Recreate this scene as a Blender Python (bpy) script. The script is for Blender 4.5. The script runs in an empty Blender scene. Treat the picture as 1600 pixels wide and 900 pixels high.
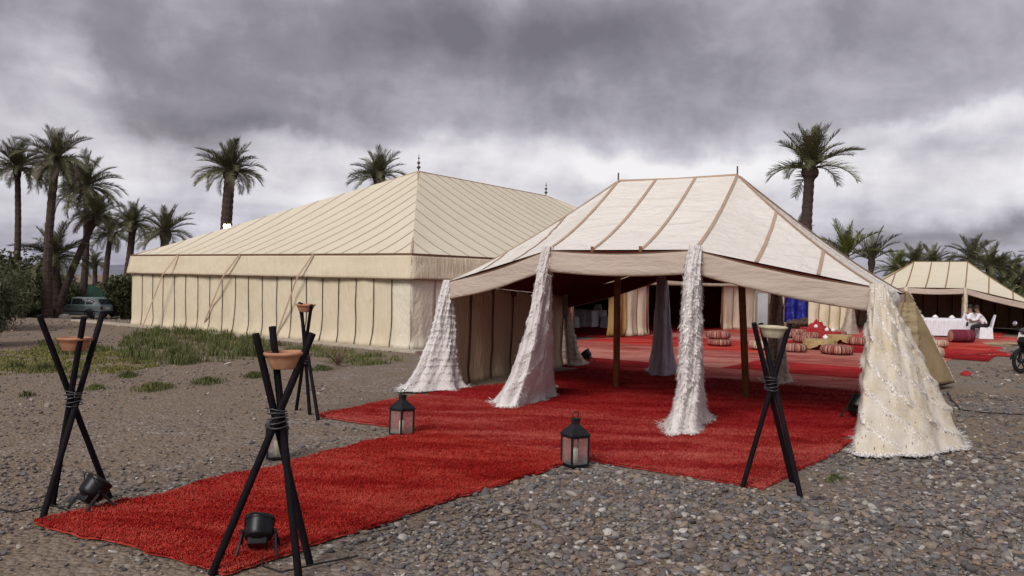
import bpy, bmesh, math, random
import numpy as np
from mathutils import Vector, Matrix, Euler, noise

random.seed(7)
rng = np.random.default_rng(11)
S = bpy.context.scene
COL = S.collection
R = math.radians

# ------------------------------------------------------------------ camera
F_PX = 1270.0
CAM_H = 1.9
cam_d = bpy.data.cameras.new('camera')
cam_d.sensor_width = 36.0
cam_d.lens = 36.0 * F_PX / 1600.0
cam_d.clip_start = 0.05
cam_d.clip_end = 20000
cam = bpy.data.objects.new('camera', cam_d)
COL.objects.link(cam)
CAM_M = Matrix.Translation((0, 0, CAM_H)) @ Matrix.Rotation(R(90 - 0.36), 4, 'X') @ Matrix.Rotation(R(1.2), 4, 'Z')
cam.matrix_world = CAM_M
S.camera = cam

# ------------------------------------------------------------------ render
S.render.engine = 'CYCLES'
S.cycles.use_denoising = True
S.cycles.max_bounces = 6
S.cycles.diffuse_bounces = 3
S.cycles.glossy_bounces = 2
S.cycles.transmission_bounces = 4
S.cycles.transparent_max_bounces = 6
S.cycles.use_adaptive_sampling = True
S.cycles.adaptive_threshold = 0.02
S.view_settings.view_transform = 'Standard'
S.view_settings.look = 'None'
S.view_settings.exposure = 0.82
S.view_settings.gamma = 1.0
S.view_settings.use_curve_mapping = False


def ray(px, py):
    return (CAM_M.to_3x3() @ Vector(((px - 800) / F_PX, (450 - py) / F_PX, -1.0))).normalized()


def G(px, py, z=0.0):
    """photo pixel -> point on the horizontal plane at height z"""
    d = ray(px, py)
    t = (z - CAM_H) / d.z
    return Vector((d.x * t, d.y * t, z))


def PD(px, py, depth):
    """photo pixel -> point at a known distance in front of the camera"""
    d = ray(px, py)
    t = depth / d.y
    return Vector((d.x * t, depth, CAM_H + d.z * t))


# ------------------------------------------------------------------ sun + sky
SUN_EL, SUN_AZ = R(37), R(-152)          # azimuth measured from +Y towards +X
sd = bpy.data.lights.new('sun', 'SUN')
sd.energy = 1.5
sd.angle = R(25)
sd.color = (1.0, 0.955, 0.90)
sun = bpy.data.objects.new('sun', sd)
COL.objects.link(sun)
sdir = Vector((math.sin(SUN_AZ) * math.cos(SUN_EL), math.cos(SUN_AZ) * math.cos(SUN_EL), math.sin(SUN_EL)))
sun.rotation_euler = sdir.to_track_quat('Z', 'Y').to_euler()
sun.location = (0, -10, 30)


class NT:
    """small helper to write node trees"""
    def __init__(self, tree):
        self.t = tree
        self.n = tree.nodes
        self.l = tree.links

    def add(self, typ, **kw):
        nd = self.n.new(typ)
        for k, v in kw.items():
            setattr(nd, k, v)
        return nd

    def put(self, sock, v):
        if v is None:
            return
        if hasattr(v, 'is_output') or isinstance(v, bpy.types.NodeSocket):
            self.l.new(v, sock)
        else:
            sock.default_value = v

    def math(self, op, a, b=None, c=None, clamp=False):
        nd = self.add('ShaderNodeMath', operation=op, use_clamp=clamp)
        for i, v in enumerate((a, b, c)):
            if v is not None:
                self.put(nd.inputs[i], v)
        return nd.outputs[0]

    def vmath(self, op, a, b=None):
        nd = self.add('ShaderNodeVectorMath', operation=op)
        self.put(nd.inputs[0], a)
        if b is not None:
            self.put(nd.inputs[1], b)
        return nd.outputs[0]

    def noise(self, vec, scale, detail=4, rough=0.55, dist=0.0, out=0):
        nd = self.add('ShaderNodeTexNoise')
        if vec is not None:
            self.l.new(vec, nd.inputs['Vector'])
        nd.inputs['Scale'].default_value = scale
        nd.inputs['Detail'].default_value = detail
        nd.inputs['Roughness'].default_value = rough
        nd.inputs['Distortion'].default_value = dist
        return nd.outputs[out]

    def ramp(self, fac, stops, interp='LINEAR'):
        nd = self.add('ShaderNodeValToRGB')
        cr = nd.color_ramp
        cr.interpolation = interp
        while len(cr.elements) < len(stops):
            cr.elements.new(0.5)
        for e, (p, c) in zip(cr.elements, stops):
            e.position = p
            if not hasattr(c, '__len__'):
                c = (c, c, c)
            e.color = (c[0], c[1], c[2], 1)
        self.put(nd.inputs[0], fac)
        return nd.outputs[0]

    def mix(self, fac, a, b, blend='MIX'):
        nd = self.add('ShaderNodeMix', data_type='RGBA', blend_type=blend)
        self.put(nd.inputs[0], fac)
        for s, v in ((nd.inputs[6], a), (nd.inputs[7], b)):
            if isinstance(v, tuple) and len(v) == 3:
                v = (v[0], v[1], v[2], 1)
            self.put(s, v)
        return nd.outputs[2]


def build_world():
    w = bpy.data.worlds.new('World')
    S.world = w
    w.use_nodes = True
    t = w.node_tree
    t.nodes.clear()
    k = NT(t)
    out = k.add('ShaderNodeOutputWorld')
    bg = k.add('ShaderNodeBackground')
    k.l.new(bg.outputs[0], out.inputs[0])
    sky = k.add('ShaderNodeTexSky', sky_type='NISHITA')
    sky.sun_disc = False
    sky.sun_elevation = SUN_EL
    sky.sun_rotation = SUN_AZ
    sky.dust_density = 3.0
    nish = k.vmath('MULTIPLY', sky.outputs[0], (0.10, 0.10, 0.10))
    tc = k.add('ShaderNodeTexCoord')
    dvec = tc.outputs['Generated']
    sep = k.add('ShaderNodeSeparateXYZ')
    k.l.new(dvec, sep.inputs[0])
    x, y, z = sep.outputs
    az = k.math('ARCTAN2', x, y)
    el = k.math('ARCSINE', z)
    zz = k.math('ADD', k.math('MAXIMUM', z, 0.0), 0.17)
    comb = k.add('ShaderNodeCombineXYZ')
    k.put(comb.inputs[0], k.math('DIVIDE', x, zz))
    k.put(comb.inputs[1], k.math('DIVIDE', y, zz))
    P = comb.outputs[0]
    n1 = k.noise(P, 0.62, 5, 0.52, 0.3)
    n2 = k.noise(P, 2.3, 7, 0.58, 0.35)
    n3 = k.noise(dvec, 10.0, 7, 0.57, 0.25)
    c = k.math('ADD', 0.50, k.math('MULTIPLY', k.math('SUBTRACT', n1, 0.5), 0.62))
    c = k.math('ADD', c, k.math('MULTIPLY', k.math('SUBTRACT', n2, 0.5), 0.46))
    c = k.math('ADD', c, k.math('MULTIPLY', k.math('SUBTRACT', n3, 0.5), 0.66))
    # cloud banks and brighter breaks, at their bearings, edges torn by noise
    wob = k.math('MULTIPLY', k.math('SUBTRACT', k.noise(dvec, 5.0, 6, 0.6), 0.5), 0.30)
    wob2 = k.math('MULTIPLY', k.math('SUBTRACT', k.noise(dvec, 8.0, 7, 0.56), 0.5), 0.10)
    azw = k.math('ADD', az, wob)
    elw = k.math('ADD', el, wob2)
    for (px, py, sx, sy, wt) in [
            (900, 70, 300, 52, 0.48), (560, 20, 420, 45, 0.20), (310, 130, 210, 42, 0.36), (360, 198, 150, 17, 0.42), (120, 40, 200, 40, 0.12),
            (1150, 180, 260, 26, 0.14), (1470, 366, 230, 16, 0.34), (1400, 120, 260, 46, 0.04), (1330, 215, 120, 9, 0.12),
            (1100, 266, 160, 20, -0.52), (640, 232, 130, 24, -0.40), (430, 300, 430, 50, -0.30), (560, 120, 90, 20, -0.14),
            (1440, 208, 150, 11, -0.40), (1420, 295, 240, 34, -0.38), (870, 250, 130, 30, -0.22), (60, 125, 50, 18, -0.22),
            (10, 62, 50, 24, -0.24), (1120, 62, 120, 46, -0.20), (700, 370, 700, 34, -0.14)]:
        d = ray(px, py)
        a0, e0 = math.atan2(d.x, d.y), math.asin(d.z)
        qa = k.math('DIVIDE', k.math('SUBTRACT', azw, a0), sx / F_PX)
        qe = k.math('DIVIDE', k.math('SUBTRACT', elw, e0), sy / F_PX)
        r2 = k.math('ADD', k.math('MULTIPLY', qa, qa), k.math('MULTIPLY', qe, qe))
        g = k.math('EXPONENT', k.math('MULTIPLY', r2, -0.6))
        c = k.math('ADD', c, k.math('MULTIPLY', g, wt * 0.86))
    cl = k.ramp(c, [(0.0, (0.52, 0.505, 0.51)), (0.22, (0.41, 0.395, 0.415)), (0.45, (0.28, 0.263, 0.29)),
                    (0.72, (0.158, 0.145, 0.16)), (1.0, (0.098, 0.087, 0.098))])
    # a bluer, heavier tone in the lowest cloud layer
    low = k.ramp(k.math('MULTIPLY', el, 57.3 / 20.0), [(0.0, 0.55), (0.35, 0.0)])
    cl = k.mix(low, cl, k.mix(1.0, cl, (0.86, 0.93, 1.10), 'MULTIPLY'))
    colr = k.mix(0.06, cl, nish)
    k.l.new(colr, bg.inputs[0])
    bg.inputs[1].default_value = 1.0


build_world()

# ------------------------------------------------------------------ materials
MAT = {}


def pmat(name, rough=0.8, spec=0.3):
    m = bpy.data.materials.new(name)
    m.use_nodes = True
    t = m.node_tree
    t.nodes.clear()
    k = NT(t)
    o = k.add('ShaderNodeOutputMaterial')
    b = k.add('ShaderNodeBsdfPrincipled')
    b.inputs['Roughness'].default_value = rough
    b.inputs['Specular IOR Level'].default_value = spec
    k.l.new(b.outputs[0], o.inputs[0])
    MAT[name] = m
    return m, k, b


def coords(k, kind='Object'):
    if kind == 'World':
        return k.add('ShaderNodeNewGeometry').outputs['Position']
    return k.add('ShaderNodeTexCoord').outputs[kind]


def bump(k, b, h, strength=0.3, dist=0.02):
    nd = k.add('ShaderNodeBump')
    nd.inputs['Strength'].default_value = strength
    nd.inputs['Distance'].default_value = dist
    k.put(nd.inputs['Height'], h)
    k.l.new(nd.outputs[0], b.inputs['Normal'])


def simple(name, c, rough=0.7, var=0.15, scale=6.0, bmp=0.1, bscale=40, metal=0.0, spec=0.3, kind='Object', bdist=0.01):
    m, k, b = pmat(name, rough, spec)
    v = coords(k, kind)
    n = k.noise(v, scale, 5, 0.6)
    lo = tuple(x * (1 - var) for x in c)
    hi = tuple(min(1, x * (1 + var)) for x in c)
    k.l.new(k.ramp(n, [(0.3, lo), (0.7, hi)]), b.inputs['Base Color'])
    b.inputs['Metallic'].default_value = metal
    if bmp:
        bump(k, b, k.noise(v, bscale, 4, 0.6), bmp, bdist)
    return m


def canvas(name, c, stain, stain_amt=0.35, wr=0.35, kind='World', wave=None):
    """tent canvas: weave colour, broad stains, cloth wrinkles"""
    m, k, b = pmat(name, 0.9, 0.15)
    v = coords(k, kind)
    n = k.noise(v, 0.9, 5, 0.6, 0.4)
    n2 = k.noise(v, 5.0, 4, 0.6)
    fac = k.math('MULTIPLY', k.ramp(n, [(0.42, 0.0), (0.72, 1.0)]), stain_amt)
    cc = k.mix(fac, c, stain)
    cc = k.mix(k.math('MULTIPLY', k.ramp(n2, [(0.35, 0.0), (0.8, 1.0)]), 0.18), cc, stain)
    k.l.new(cc, b.inputs['Base Color'])
    mp = k.add('ShaderNodeMapping')
    mp.inputs['Scale'].default_value = wave or (1.2, 1.2, 5.0)
    k.l.new(v, mp.inputs[0])
    w1 = k.noise(mp.outputs[0], 1.6, 4, 0.55, 0.6)
    w2 = k.noise(mp.outputs[0], 5.5, 3, 0.5, 0.5)
    h = k.math('ADD', k.math('MULTIPLY', w1, 1.0), k.math('MULTIPLY', w2, 0.3))
    bump(k, b, h, wr, 0.12)
    return m


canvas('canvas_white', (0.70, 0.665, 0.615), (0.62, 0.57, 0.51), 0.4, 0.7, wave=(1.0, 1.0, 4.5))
canvas('canvas_cream', (0.63, 0.575, 0.455), (0.55, 0.48, 0.35), 0.4, 0.18, wave=(1, 1, 1))
canvas('canvas_wall', (0.62, 0.55, 0.415), (0.53, 0.43, 0.29), 0.5, 0.55, wave=(2.2, 2.2, 0.7))
canvas('canvas_new', (0.66, 0.61, 0.50), (0.56, 0.50, 0.38), 0.4, 0.6, wave=(2.2, 2.2, 1.2))
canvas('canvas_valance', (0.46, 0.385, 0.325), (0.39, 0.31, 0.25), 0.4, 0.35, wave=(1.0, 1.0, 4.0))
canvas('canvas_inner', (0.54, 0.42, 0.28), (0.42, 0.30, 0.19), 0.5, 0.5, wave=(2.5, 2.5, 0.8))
canvas('canvas_yellow', (0.48, 0.34, 0.13), (0.40, 0.27, 0.10), 0.4, 0.5, wave=(4, 4, 0.6))
canvas('lining_red', (0.15, 0.02, 0.016), (0.10, 0.012, 0.011), 0.4, 0.3)
canvas('canvas_tan', (0.36, 0.285, 0.175), (0.29, 0.22, 0.13), 0.5, 0.5)
canvas('table_linen', (0.74, 0.74, 0.78), (0.62, 0.62, 0.68), 0.2, 0.7, wave=(6, 6, 0.6))
simple('tape_tan', (0.40, 0.285, 0.21), 0.85, 0.12, 3, 0.2, 120)
simple('tape_brown', (0.14, 0.075, 0.045), 0.85, 0.2, 3, 0.2, 120)
simple('tape_dark', (0.035, 0.022, 0.018), 0.85, 0.2, 3, 0.2, 120)
simple('tape_gold', (0.25, 0.165, 0.085), 0.85, 0.15, 3, 0.2, 120)
simple('pole_wood', (0.20, 0.085, 0.035), 0.55, 0.25, 3, 0.2, 30)
simple('metal_dark', (0.035, 0.032, 0.034), 0.5, 0.3, 14, 0.15, 60, 0.6)
simple('finial_metal', (0.10, 0.085, 0.075), 0.45, 0.3, 10, 0.1, 40, 0.7)
simple('concrete', (0.38, 0.33, 0.265), 0.9, 0.2, 4, 0.4, 60)


def stake_wood():
    m, k, b = pmat('black_pole', 0.7, 0.12)
    v = coords(k, 'World')
    mp = k.add('ShaderNodeMapping')
    mp.inputs['Scale'].default_value = (1, 1, 0.15)
    k.l.new(v, mp.inputs[0])
    n = k.noise(mp.outputs[0], 60, 5, 0.65)
    n2 = k.noise(v, 9, 4, 0.6)
    c = k.ramp(n, [(0.35, (0.004, 0.003, 0.005)), (0.62, (0.009, 0.006, 0.009)), (0.80, (0.035, 0.025, 0.025))])
    c = k.mix(k.math('MULTIPLY', k.ramp(n2, [(0.55, 0), (0.75, 1)]), 0.3), c, (0.03, 0.018, 0.018))
    k.l.new(c, b.inputs['Base Color'])
    bump(k, b, n, 0.35, 0.006)


stake_wood()


def terracotta(name, c):
    m, k, b = pmat(name, 0.8, 0.2)
    v = coords(k)
    n = k.noise(v, 9, 6, 0.65)
    cc = k.ramp(n, [(0.3, tuple(x * .72 for x in c)), (0.55, c), (0.8, tuple(min(1, x * 1.25 + .03) for x in c))])
    k.l.new(cc, b.inputs['Base Color'])
    bump(k, b, k.noise(v, 45, 4, 0.6), 0.25, 0.004)


terracotta('terracotta', (0.40, 0.20, 0.115))
terracotta('clay_pale', (0.50, 0.44, 0.32))


def carpet(name, dark, mid, light, amt=0.5):
    m, k, b = pmat(name, 0.95, 0.05)
    v = coords(k, 'World')
    mp = k.add('ShaderNodeMapping')
    mp.inputs['Rotation'].default_value = (0, 0, R(35))
    mp.inputs['Scale'].default_value = (0.5, 1.7, 1)
    k.l.new(v, mp.inputs[0])
    big = k.noise(mp.outputs[0], 1.1, 6, 0.62, 0.5)
    fine = k.noise(v, 34, 4, 0.7)
    med = k.noise(mp.outputs[0], 9, 4, 0.65)
    oi = k.add('ShaderNodeObjectInfo').outputs['Random']
    s = k.math('ADD', k.math('MULTIPLY', big, 1.15), k.math('MULTIPLY', med, 0.5))
    s = k.math('SUBTRACT', s, 0.16)
    s = k.math('ADD', s, k.math('MULTIPLY', k.math('SUBTRACT', oi, 0.5), 0.22))
    s = k.math('ADD', s, k.math('MULTIPLY', k.math('SUBTRACT', fine, 0.5), 0.5))
    c = k.ramp(s, [(0.42, dark), (0.62, mid), (0.86, light)])
    k.l.new(c, b.inputs['Base Color'])
    bump(k, b, k.math('ADD', fine, k.math('MULTIPLY', med, 1.2)), 0.9, 0.02)


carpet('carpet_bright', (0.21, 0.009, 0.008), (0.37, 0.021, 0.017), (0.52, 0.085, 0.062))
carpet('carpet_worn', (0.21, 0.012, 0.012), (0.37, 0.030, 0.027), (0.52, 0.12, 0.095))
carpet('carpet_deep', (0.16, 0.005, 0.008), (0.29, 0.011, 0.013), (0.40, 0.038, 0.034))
carpet('carpet_pink', (0.21, 0.04, 0.034), (0.36, 0.10, 0.08), (0.46, 0.20, 0.16))


def ground_mat():
    m, k, b = pmat('gravel_ground', 0.95, 0.15)
    v = coords(k, 'World')
    vo = k.add('ShaderNodeTexVoronoi')
    k.l.new(v, vo.inputs['Vector'])
    vo.inputs['Scale'].default_value = 24
    vo2 = k.add('ShaderNodeTexVoronoi')
    k.l.new(v, vo2.inputs['Vector'])
    vo2.inputs['Scale'].default_value = 9
    n = k.noise(v, 0.35, 6, 0.6, 0.4)
    n2 = k.noise(v, 2.3, 6, 0.62)
    n3 = k.noise(v, 60, 4, 0.6)
    sepc = k.add('ShaderNodeSeparateColor')
    k.l.new(vo.outputs['Color'], sepc.inputs[0])
    peb = k.ramp(sepc.outputs[0], [(0.0, (0.085, 0.073, 0.070)), (0.35, (0.155, 0.14, 0.132)), (0.6, (0.205, 0.172, 0.145)),
                                   (0.82, (0.27, 0.245, 0.225)), (0.92, (0.46, 0.43, 0.40))])
    soil = k.ramp(n3, [(0.3, (0.155, 0.108, 0.072)), (0.7, (0.285, 0.205, 0.138))])
    f = k.ramp(k.math('ADD', k.math('MULTIPLY', n, 0.6), k.math('MULTIPLY', n2, 0.45)), [(0.48, 1.0), (0.66, 0.0)])
    sx = k.add('ShaderNodeSeparateXYZ')
    k.l.new(v, sx.inputs[0])
    # the trodden drive on the west side is bare earth
    west = k.ramp(k.math('ADD', k.math('MULTIPLY', k.math('ADD', sx.outputs[0], k.math('MULTIPLY', n2, 3.0)), -0.10), 0.25), [(0.25, 0.0), (0.75, 1.0)])
    f = k.math('MINIMUM', k.math('ADD', f, k.math('MULTIPLY', west, k.ramp(n2, [(0.35, 0.25), (0.6, 0.8)]))), 1.0)
    c = k.mix(k.math('MULTIPLY', f, 0.82), peb, soil)
    c = k.mix(0.25, c, k.ramp(n2, [(0.3, (0.10, 0.085, 0.075)), (0.7, (0.25, 0.22, 0.185))]))
    k.l.new(c, b.inputs['Base Color'])
    h = k.math('ADD', k.math('MULTIPLY', vo.outputs['Distance'], -1.0), k.math('MULTIPLY', n3, 0.4))
    h = k.math('ADD', h, k.math('MULTIPLY', vo2.outputs['Distance'], -0.8))
    bump(k, b, h, 0.8, 0.03)


ground_mat()


def stone_mat():
    m, k, b = pmat('river_pebble', 0.75, 0.25)
    oi = k.add('ShaderNodeObjectInfo').outputs['Random']
    v = coords(k, 'World')
    c = k.ramp(oi, [(0.0, (0.062, 0.054, 0.056)), (0.16, (0.115, 0.102, 0.102)), (0.34, (0.155, 0.152, 0.156)), (0.5, (0.135, 0.10, 0.085)),
                    (0.66, (0.20, 0.182, 0.17)), (0.80, (0.23, 0.17, 0.12)), (0.92, (0.28, 0.255, 0.225)), (1.0, (0.46, 0.43, 0.40))])
    n = k.noise(v, 45, 4, 0.65)
    c = k.mix(0.55, c, k.mix(1.0, c, k.ramp(n, [(0.3, 0.45), (0.7, 1.3)]), 'MULTIPLY'))
    k.l.new(c, b.inputs['Base Color'])
    bump(k, b, n, 0.2, 0.006)


stone_mat()


def leaf_mat(name, c1, c2, c3, transl=0.25):
    m, k, b = pmat(name, 0.6, 0.25)
    v = coords(k, 'World')
    n = k.noise(v, 2.2, 5, 0.7)
    oi = k.add('ShaderNodeObjectInfo').outputs['Random']
    s = k.math('ADD', k.math('MULTIPLY', n, 0.8), k.math('MULTIPLY', oi, 0.25))
    k.l.new(k.ramp(s, [(0.25, c1), (0.5, c2), (0.78, c3)]), b.inputs['Base Color'])
    b.inputs['Subsurface Weight'].default_value = 0.0


leaf_mat('palm_leaf', (0.05, 0.052, 0.026), (0.092, 0.094, 0.046), (0.15, 0.142, 0.075))
leaf_mat('palm_leaf_yellow', (0.05, 0.06, 0.012), (0.10, 0.12, 0.025), (0.16, 0.17, 0.04))
leaf_mat('palm_dead', (0.10, 0.075, 0.052), (0.17, 0.13, 0.095), (0.24, 0.19, 0.14))
leaf_mat('shrub_leaf', (0.026, 0.032, 0.013), (0.055, 0.063, 0.025), (0.105, 0.11, 0.048))
leaf_mat('shrub_grey', (0.035, 0.042, 0.02), (0.07, 0.08, 0.038), (0.125, 0.13, 0.068))
leaf_mat('grass_green', (0.055, 0.062, 0.022), (0.095, 0.108, 0.036), (0.17, 0.165, 0.065))
leaf_mat('grass_yellow', (0.10, 0.10, 0.03), (0.155, 0.145, 0.045), (0.22, 0.195, 0.075))
leaf_mat('dry_straw', (0.10, 0.065, 0.05), (0.18, 0.12, 0.085), (0.28, 0.20, 0.14))


def bark():
    m, k, b = pmat('palm_bark', 0.95, 0.1)
    v = coords(k, 'Object')
    mp = k.add('ShaderNodeMapping')
    mp.inputs['Scale'].default_value = (1.2, 1.2, 5)
    k.l.new(v, mp.inputs[0])
    n = k.noise(mp.outputs[0], 3.2, 5, 0.7, 0.3)
    k.l.new(k.ramp(n, [(0.3, (0.03, 0.022, 0.02)), (0.55, (0.075, 0.054, 0.046)), (0.8, (0.15, 0.115, 0.095))]), b.inputs['Base Color'])
    bump(k, b, n, 0.9, 0.06)


bark()


def handira(name, base, warm, dots=True):
    """sequined wool blanket"""
    m, k, b = pmat(name, 0.85, 0.2)
    uv = k.add('ShaderNodeTexCoord').outputs['UV']
    v = coords(k, 'World')
    n = k.noise(v, 3.0, 5, 0.65)
    fine = k.noise(v, 70, 3, 0.6)
    c = k.mix(k.ramp(n, [(0.4, 0), (0.68, 1)]), base, warm)
    c = k.mix(k.math('MULTIPLY', k.ramp(fine, [(0.4, 0), (0.7, 1)]), 0.3), c, tuple(x * 0.62 for x in base))
    if dots:
        vo = k.add('ShaderNodeTexVoronoi')
        k.l.new(uv, vo.inputs['Vector'])
        vo.inputs['Scale'].default_value = 13
        vo.inputs['Randomness'].default_value = 0.55
        d = k.ramp(vo.outputs['Distance'], [(0.10, 1.0), (0.17, 0.0)])
        sepc = k.add('ShaderNodeSeparateColor')
        k.l.new(vo.outputs['Color'], sepc.inputs[0])
        dc = k.ramp(sepc.outputs[0], [(0.0, (0.07, 0.055, 0.045)), (0.55, (0.19, 0.15, 0.10)), (0.8, (0.85, 0.83, 0.8))], 'CONSTANT')
        c = k.mix(d, c, dc)
        k.l.new(k.math('SUBTRACT', 0.85, k.math('MULTIPLY', d, 0.5)), b.inputs['Roughness'])
    k.l.new(c, b.inputs['Base Color'])
    bump(k, b, k.math('ADD', k.noise(v, 14, 4, 0.6), k.math('MULTIPLY', fine, 0.5)), 0.7, 0.02)


handira('handira_cream', (0.62, 0.565, 0.49), (0.54, 0.45, 0.32))
handira('handira_white', (0.70, 0.67, 0.67), (0.62, 0.57, 0.54))
handira('handira_lilac', (0.47, 0.42, 0.47), (0.40, 0.35, 0.40), False)
handira('handira_brown', (0.42, 0.36, 0.29), (0.33, 0.24, 0.18))
handira('handira_tan', (0.33, 0.25, 0.14), (0.26, 0.185, 0.095), False)
simple('wool_white', (0.78, 0.75, 0.73), 0.9, 0.12, 8, 0)
simple('wool_cream', (0.70, 0.65, 0.57), 0.9, 0.15, 8, 0)
simple('wool_lilac', (0.50, 0.45, 0.51), 0.9, 0.12, 8, 0)
simple('wool_brown', (0.46, 0.40, 0.33), 0.9, 0.2, 8, 0)
simple('black_plastic', (0.006, 0.006, 0.007), 0.38, 0.3, 20, 0.05, 80, 0, 0.3)
simple('black_rubber', (0.012, 0.012, 0.012), 0.8, 0.2, 20, 0.1, 60)
simple('lantern_iron', (0.016, 0.016, 0.019), 0.6, 0.4, 12, 0.3, 50, 0.4)
simple('candle_wax', (0.72, 0.66, 0.52), 0.5, 0.06, 5, 0)
simple('white_paint', (0.72, 0.72, 0.70), 0.5, 0.06, 5, 0.05)
simple('plastic_wrap', (0.035, 0.035, 0.04), 0.35, 0.5, 30, 0.5, 60, 0, 0.6)
simple('dark_fabric', (0.016, 0.015, 0.020), 0.9, 0.3, 8, 0.3, 50)
simple('shirt_white', (0.70, 0.70, 0.74), 0.9, 0.06, 8, 0.2, 30)
simple('skin', (0.20, 0.105, 0.07), 0.6, 0.08, 8, 0)
simple('hair_black', (0.012, 0.010, 0.010), 0.6, 0.2, 30, 0.2, 80)
simple('red_cloth', (0.30, 0.018, 0.022), 0.9, 0.3, 5, 0.5, 40)
simple('gold_cloth', (0.34, 0.25, 0.11), 0.75, 0.3, 14, 0.5, 50)
simple('cardboard', (0.36, 0.26, 0.15), 0.9, 0.15, 6, 0.2)
simple('rock', (0.36, 0.315, 0.275), 0.9, 0.25, 5, 0.6, 20)
simple('hazy_rock', (0.175, 0.185, 0.225), 1.0, 0.2, 0.004, 0, kind='World')  # blue grey of distance haze put into the rock colour
simple('green_net', (0.018, 0.052, 0.036), 0.95, 0.3, 3, 0.3, 30)
simple('grey_panel', (0.42, 0.43, 0.45), 0.6, 0.08, 3, 0.05)


def glass(name, tint=(0.75, 0.72, 0.70), alpha=0.25, rough=0.08):
    m, k, b = pmat(name, rough, 0.5)
    b.inputs['Base Color'].default_value = (*[x * .5 for x in tint], 1)
    b.inputs['Alpha'].default_value = alpha
    return m


glass('lantern_glass', (0.8, 0.70, 0.66), 0.16)


def sequin():
    m, k, b = pmat('blue_sequin', 0.5, 0.4)
    v = coords(k, 'Object')
    n = k.noise(v, 3, 5, 0.7)
    vo = k.add('ShaderNodeTexVoronoi')
    k.l.new(v, vo.inputs['Vector'])
    vo.inputs['Scale'].default_value = 9
    d = k.ramp(vo.outputs['Distance'], [(0.08, 1.0), (0.16, 0.0)])
    c = k.ramp(n, [(0.3, (0.004, 0.006, 0.11)), (0.7, (0.010, 0.016, 0.26))])
    c = k.mix(k.math('MULTIPLY', d, 0.6), c, (0.25, 0.30, 0.65))
    k.l.new(c, b.inputs['Base Color'])
    bump(k, b, n, 0.6, 0.08)


sequin()


def pouf_mat(name, cols, along=False):
    """kilim stripes running over the cushion from top to underside"""
    m, k, b = pmat(name, 0.9, 0.1)
    v = coords(k, 'Object')
    sep = k.add('ShaderNodeSeparateXYZ')
    k.l.new(v, sep.inputs[0])
    a = k.math('MULTIPLY', k.math('ADD', k.math('ARCTAN2', sep.outputs[1], sep.outputs[0]), 3.14159), 1 / 6.28318)
    cmb = k.add('ShaderNodeCombineXYZ')
    k.put(cmb.inputs[0], k.math('MULTIPLY', sep.outputs[0], 9.0) if along else k.math('MULTIPLY', a, 13.0))
    n = k.noise(cmb.outputs[0], 2.0, 2, 0.6)
    c = k.ramp(n, cols, 'CONSTANT')
    fine = k.noise(v, 40, 3, 0.6)
    c = k.mix(0.35, c, k.mix(1.0, c, k.ramp(fine, [(0.3, 0.6), (0.7, 1.25)]), 'MULTIPLY'))
    k.l.new(c, b.inputs['Base Color'])
    bump(k, b, fine, 0.4, 0.01)


pouf_mat('kilim_red', [(0.0, (0.055, 0.010, 0.016)), (0.36, (0.24, 0.03, 0.034)), (0.44, (0.46, 0.36, 0.26)), (0.48, (0.17, 0.018, 0.026)),
                       (0.53, (0.42, 0.23, 0.17)), (0.57, (0.10, 0.016, 0.026)), (0.62, (0.50, 0.40, 0.30)), (0.66, (0.22, 0.03, 0.034))])
pouf_mat('kilim_pale', [(0.0, (0.26, 0.10, 0.08)), (0.36, (0.50, 0.38, 0.28)), (0.45, (0.55, 0.46, 0.34)), (0.50, (0.20, 0.03, 0.03)),
                        (0.54, (0.48, 0.40, 0.29)), (0.60, (0.30, 0.06, 0.05)), (0.64, (0.52, 0.44, 0.32))])
pouf_mat('kilim_maroon', [(0.0, (0.09, 0.014, 0.03)), (0.40, (0.17, 0.03, 0.05)), (0.48, (0.11, 0.014, 0.03)), (0.54, (0.36, 0.20, 0.15)), (0.56, (0.15, 0.02, 0.04))])


def emis(name, c, s):
    m = bpy.data.materials.new(name)
    m.use_nodes = True
    t = m.node_tree
    t.nodes.clear()
    k = NT(t)
    o = k.add('ShaderNodeOutputMaterial')
    e = k.add('ShaderNodeEmission')
    e.inputs[0].default_value = (*c, 1)
    e.inputs[1].default_value = s
    k.l.new(e.outputs[0], o.inputs[0])
    MAT[name] = m


emis('flood_lit', (1.0, 0.80, 0.45), 25)
pouf_mat('kilim_bolster', [(0.0, (0.09, 0.014, 0.03)), (0.40, (0.17, 0.03, 0.05)), (0.48, (0.11, 0.014, 0.03)), (0.54, (0.36, 0.20, 0.15)), (0.56, (0.15, 0.02, 0.04))], True)


def car_paint():
    m, k, b = pmat('car_paint', 0.42, 0.5)
    v = coords(k)
    n = k.noise(v, 2.5, 5, 0.6)
    sep = k.add('ShaderNodeSeparateXYZ')
    k.l.new(v, sep.inputs[0])
    dirt = k.ramp(sep.outputs[2], [(0.25, 0.6), (0.75, 0.1)])
    c = k.mix(k.math('MULTIPLY', dirt, n), (0.26, 0.35, 0.36), (0.24, 0.21, 0.17))
    k.l.new(c, b.inputs['Base Color'])
    bump(k, b, n, 0.03, 0.01)


car_paint()
simple('car_glass', (0.035, 0.042, 0.046), 0.08, 0.2, 3, 0, spec=0.8)
simple('car_trim', (0.02, 0.02, 0.022), 0.6, 0.2, 8, 0.05)
simple('tail_red', (0.22, 0.012, 0.010), 0.25, 0.1, 8, 0, spec=0.6)
simple('chrome', (0.55, 0.55, 0.56), 0.2, 0.1, 8, 0, metal=0.9)


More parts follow.
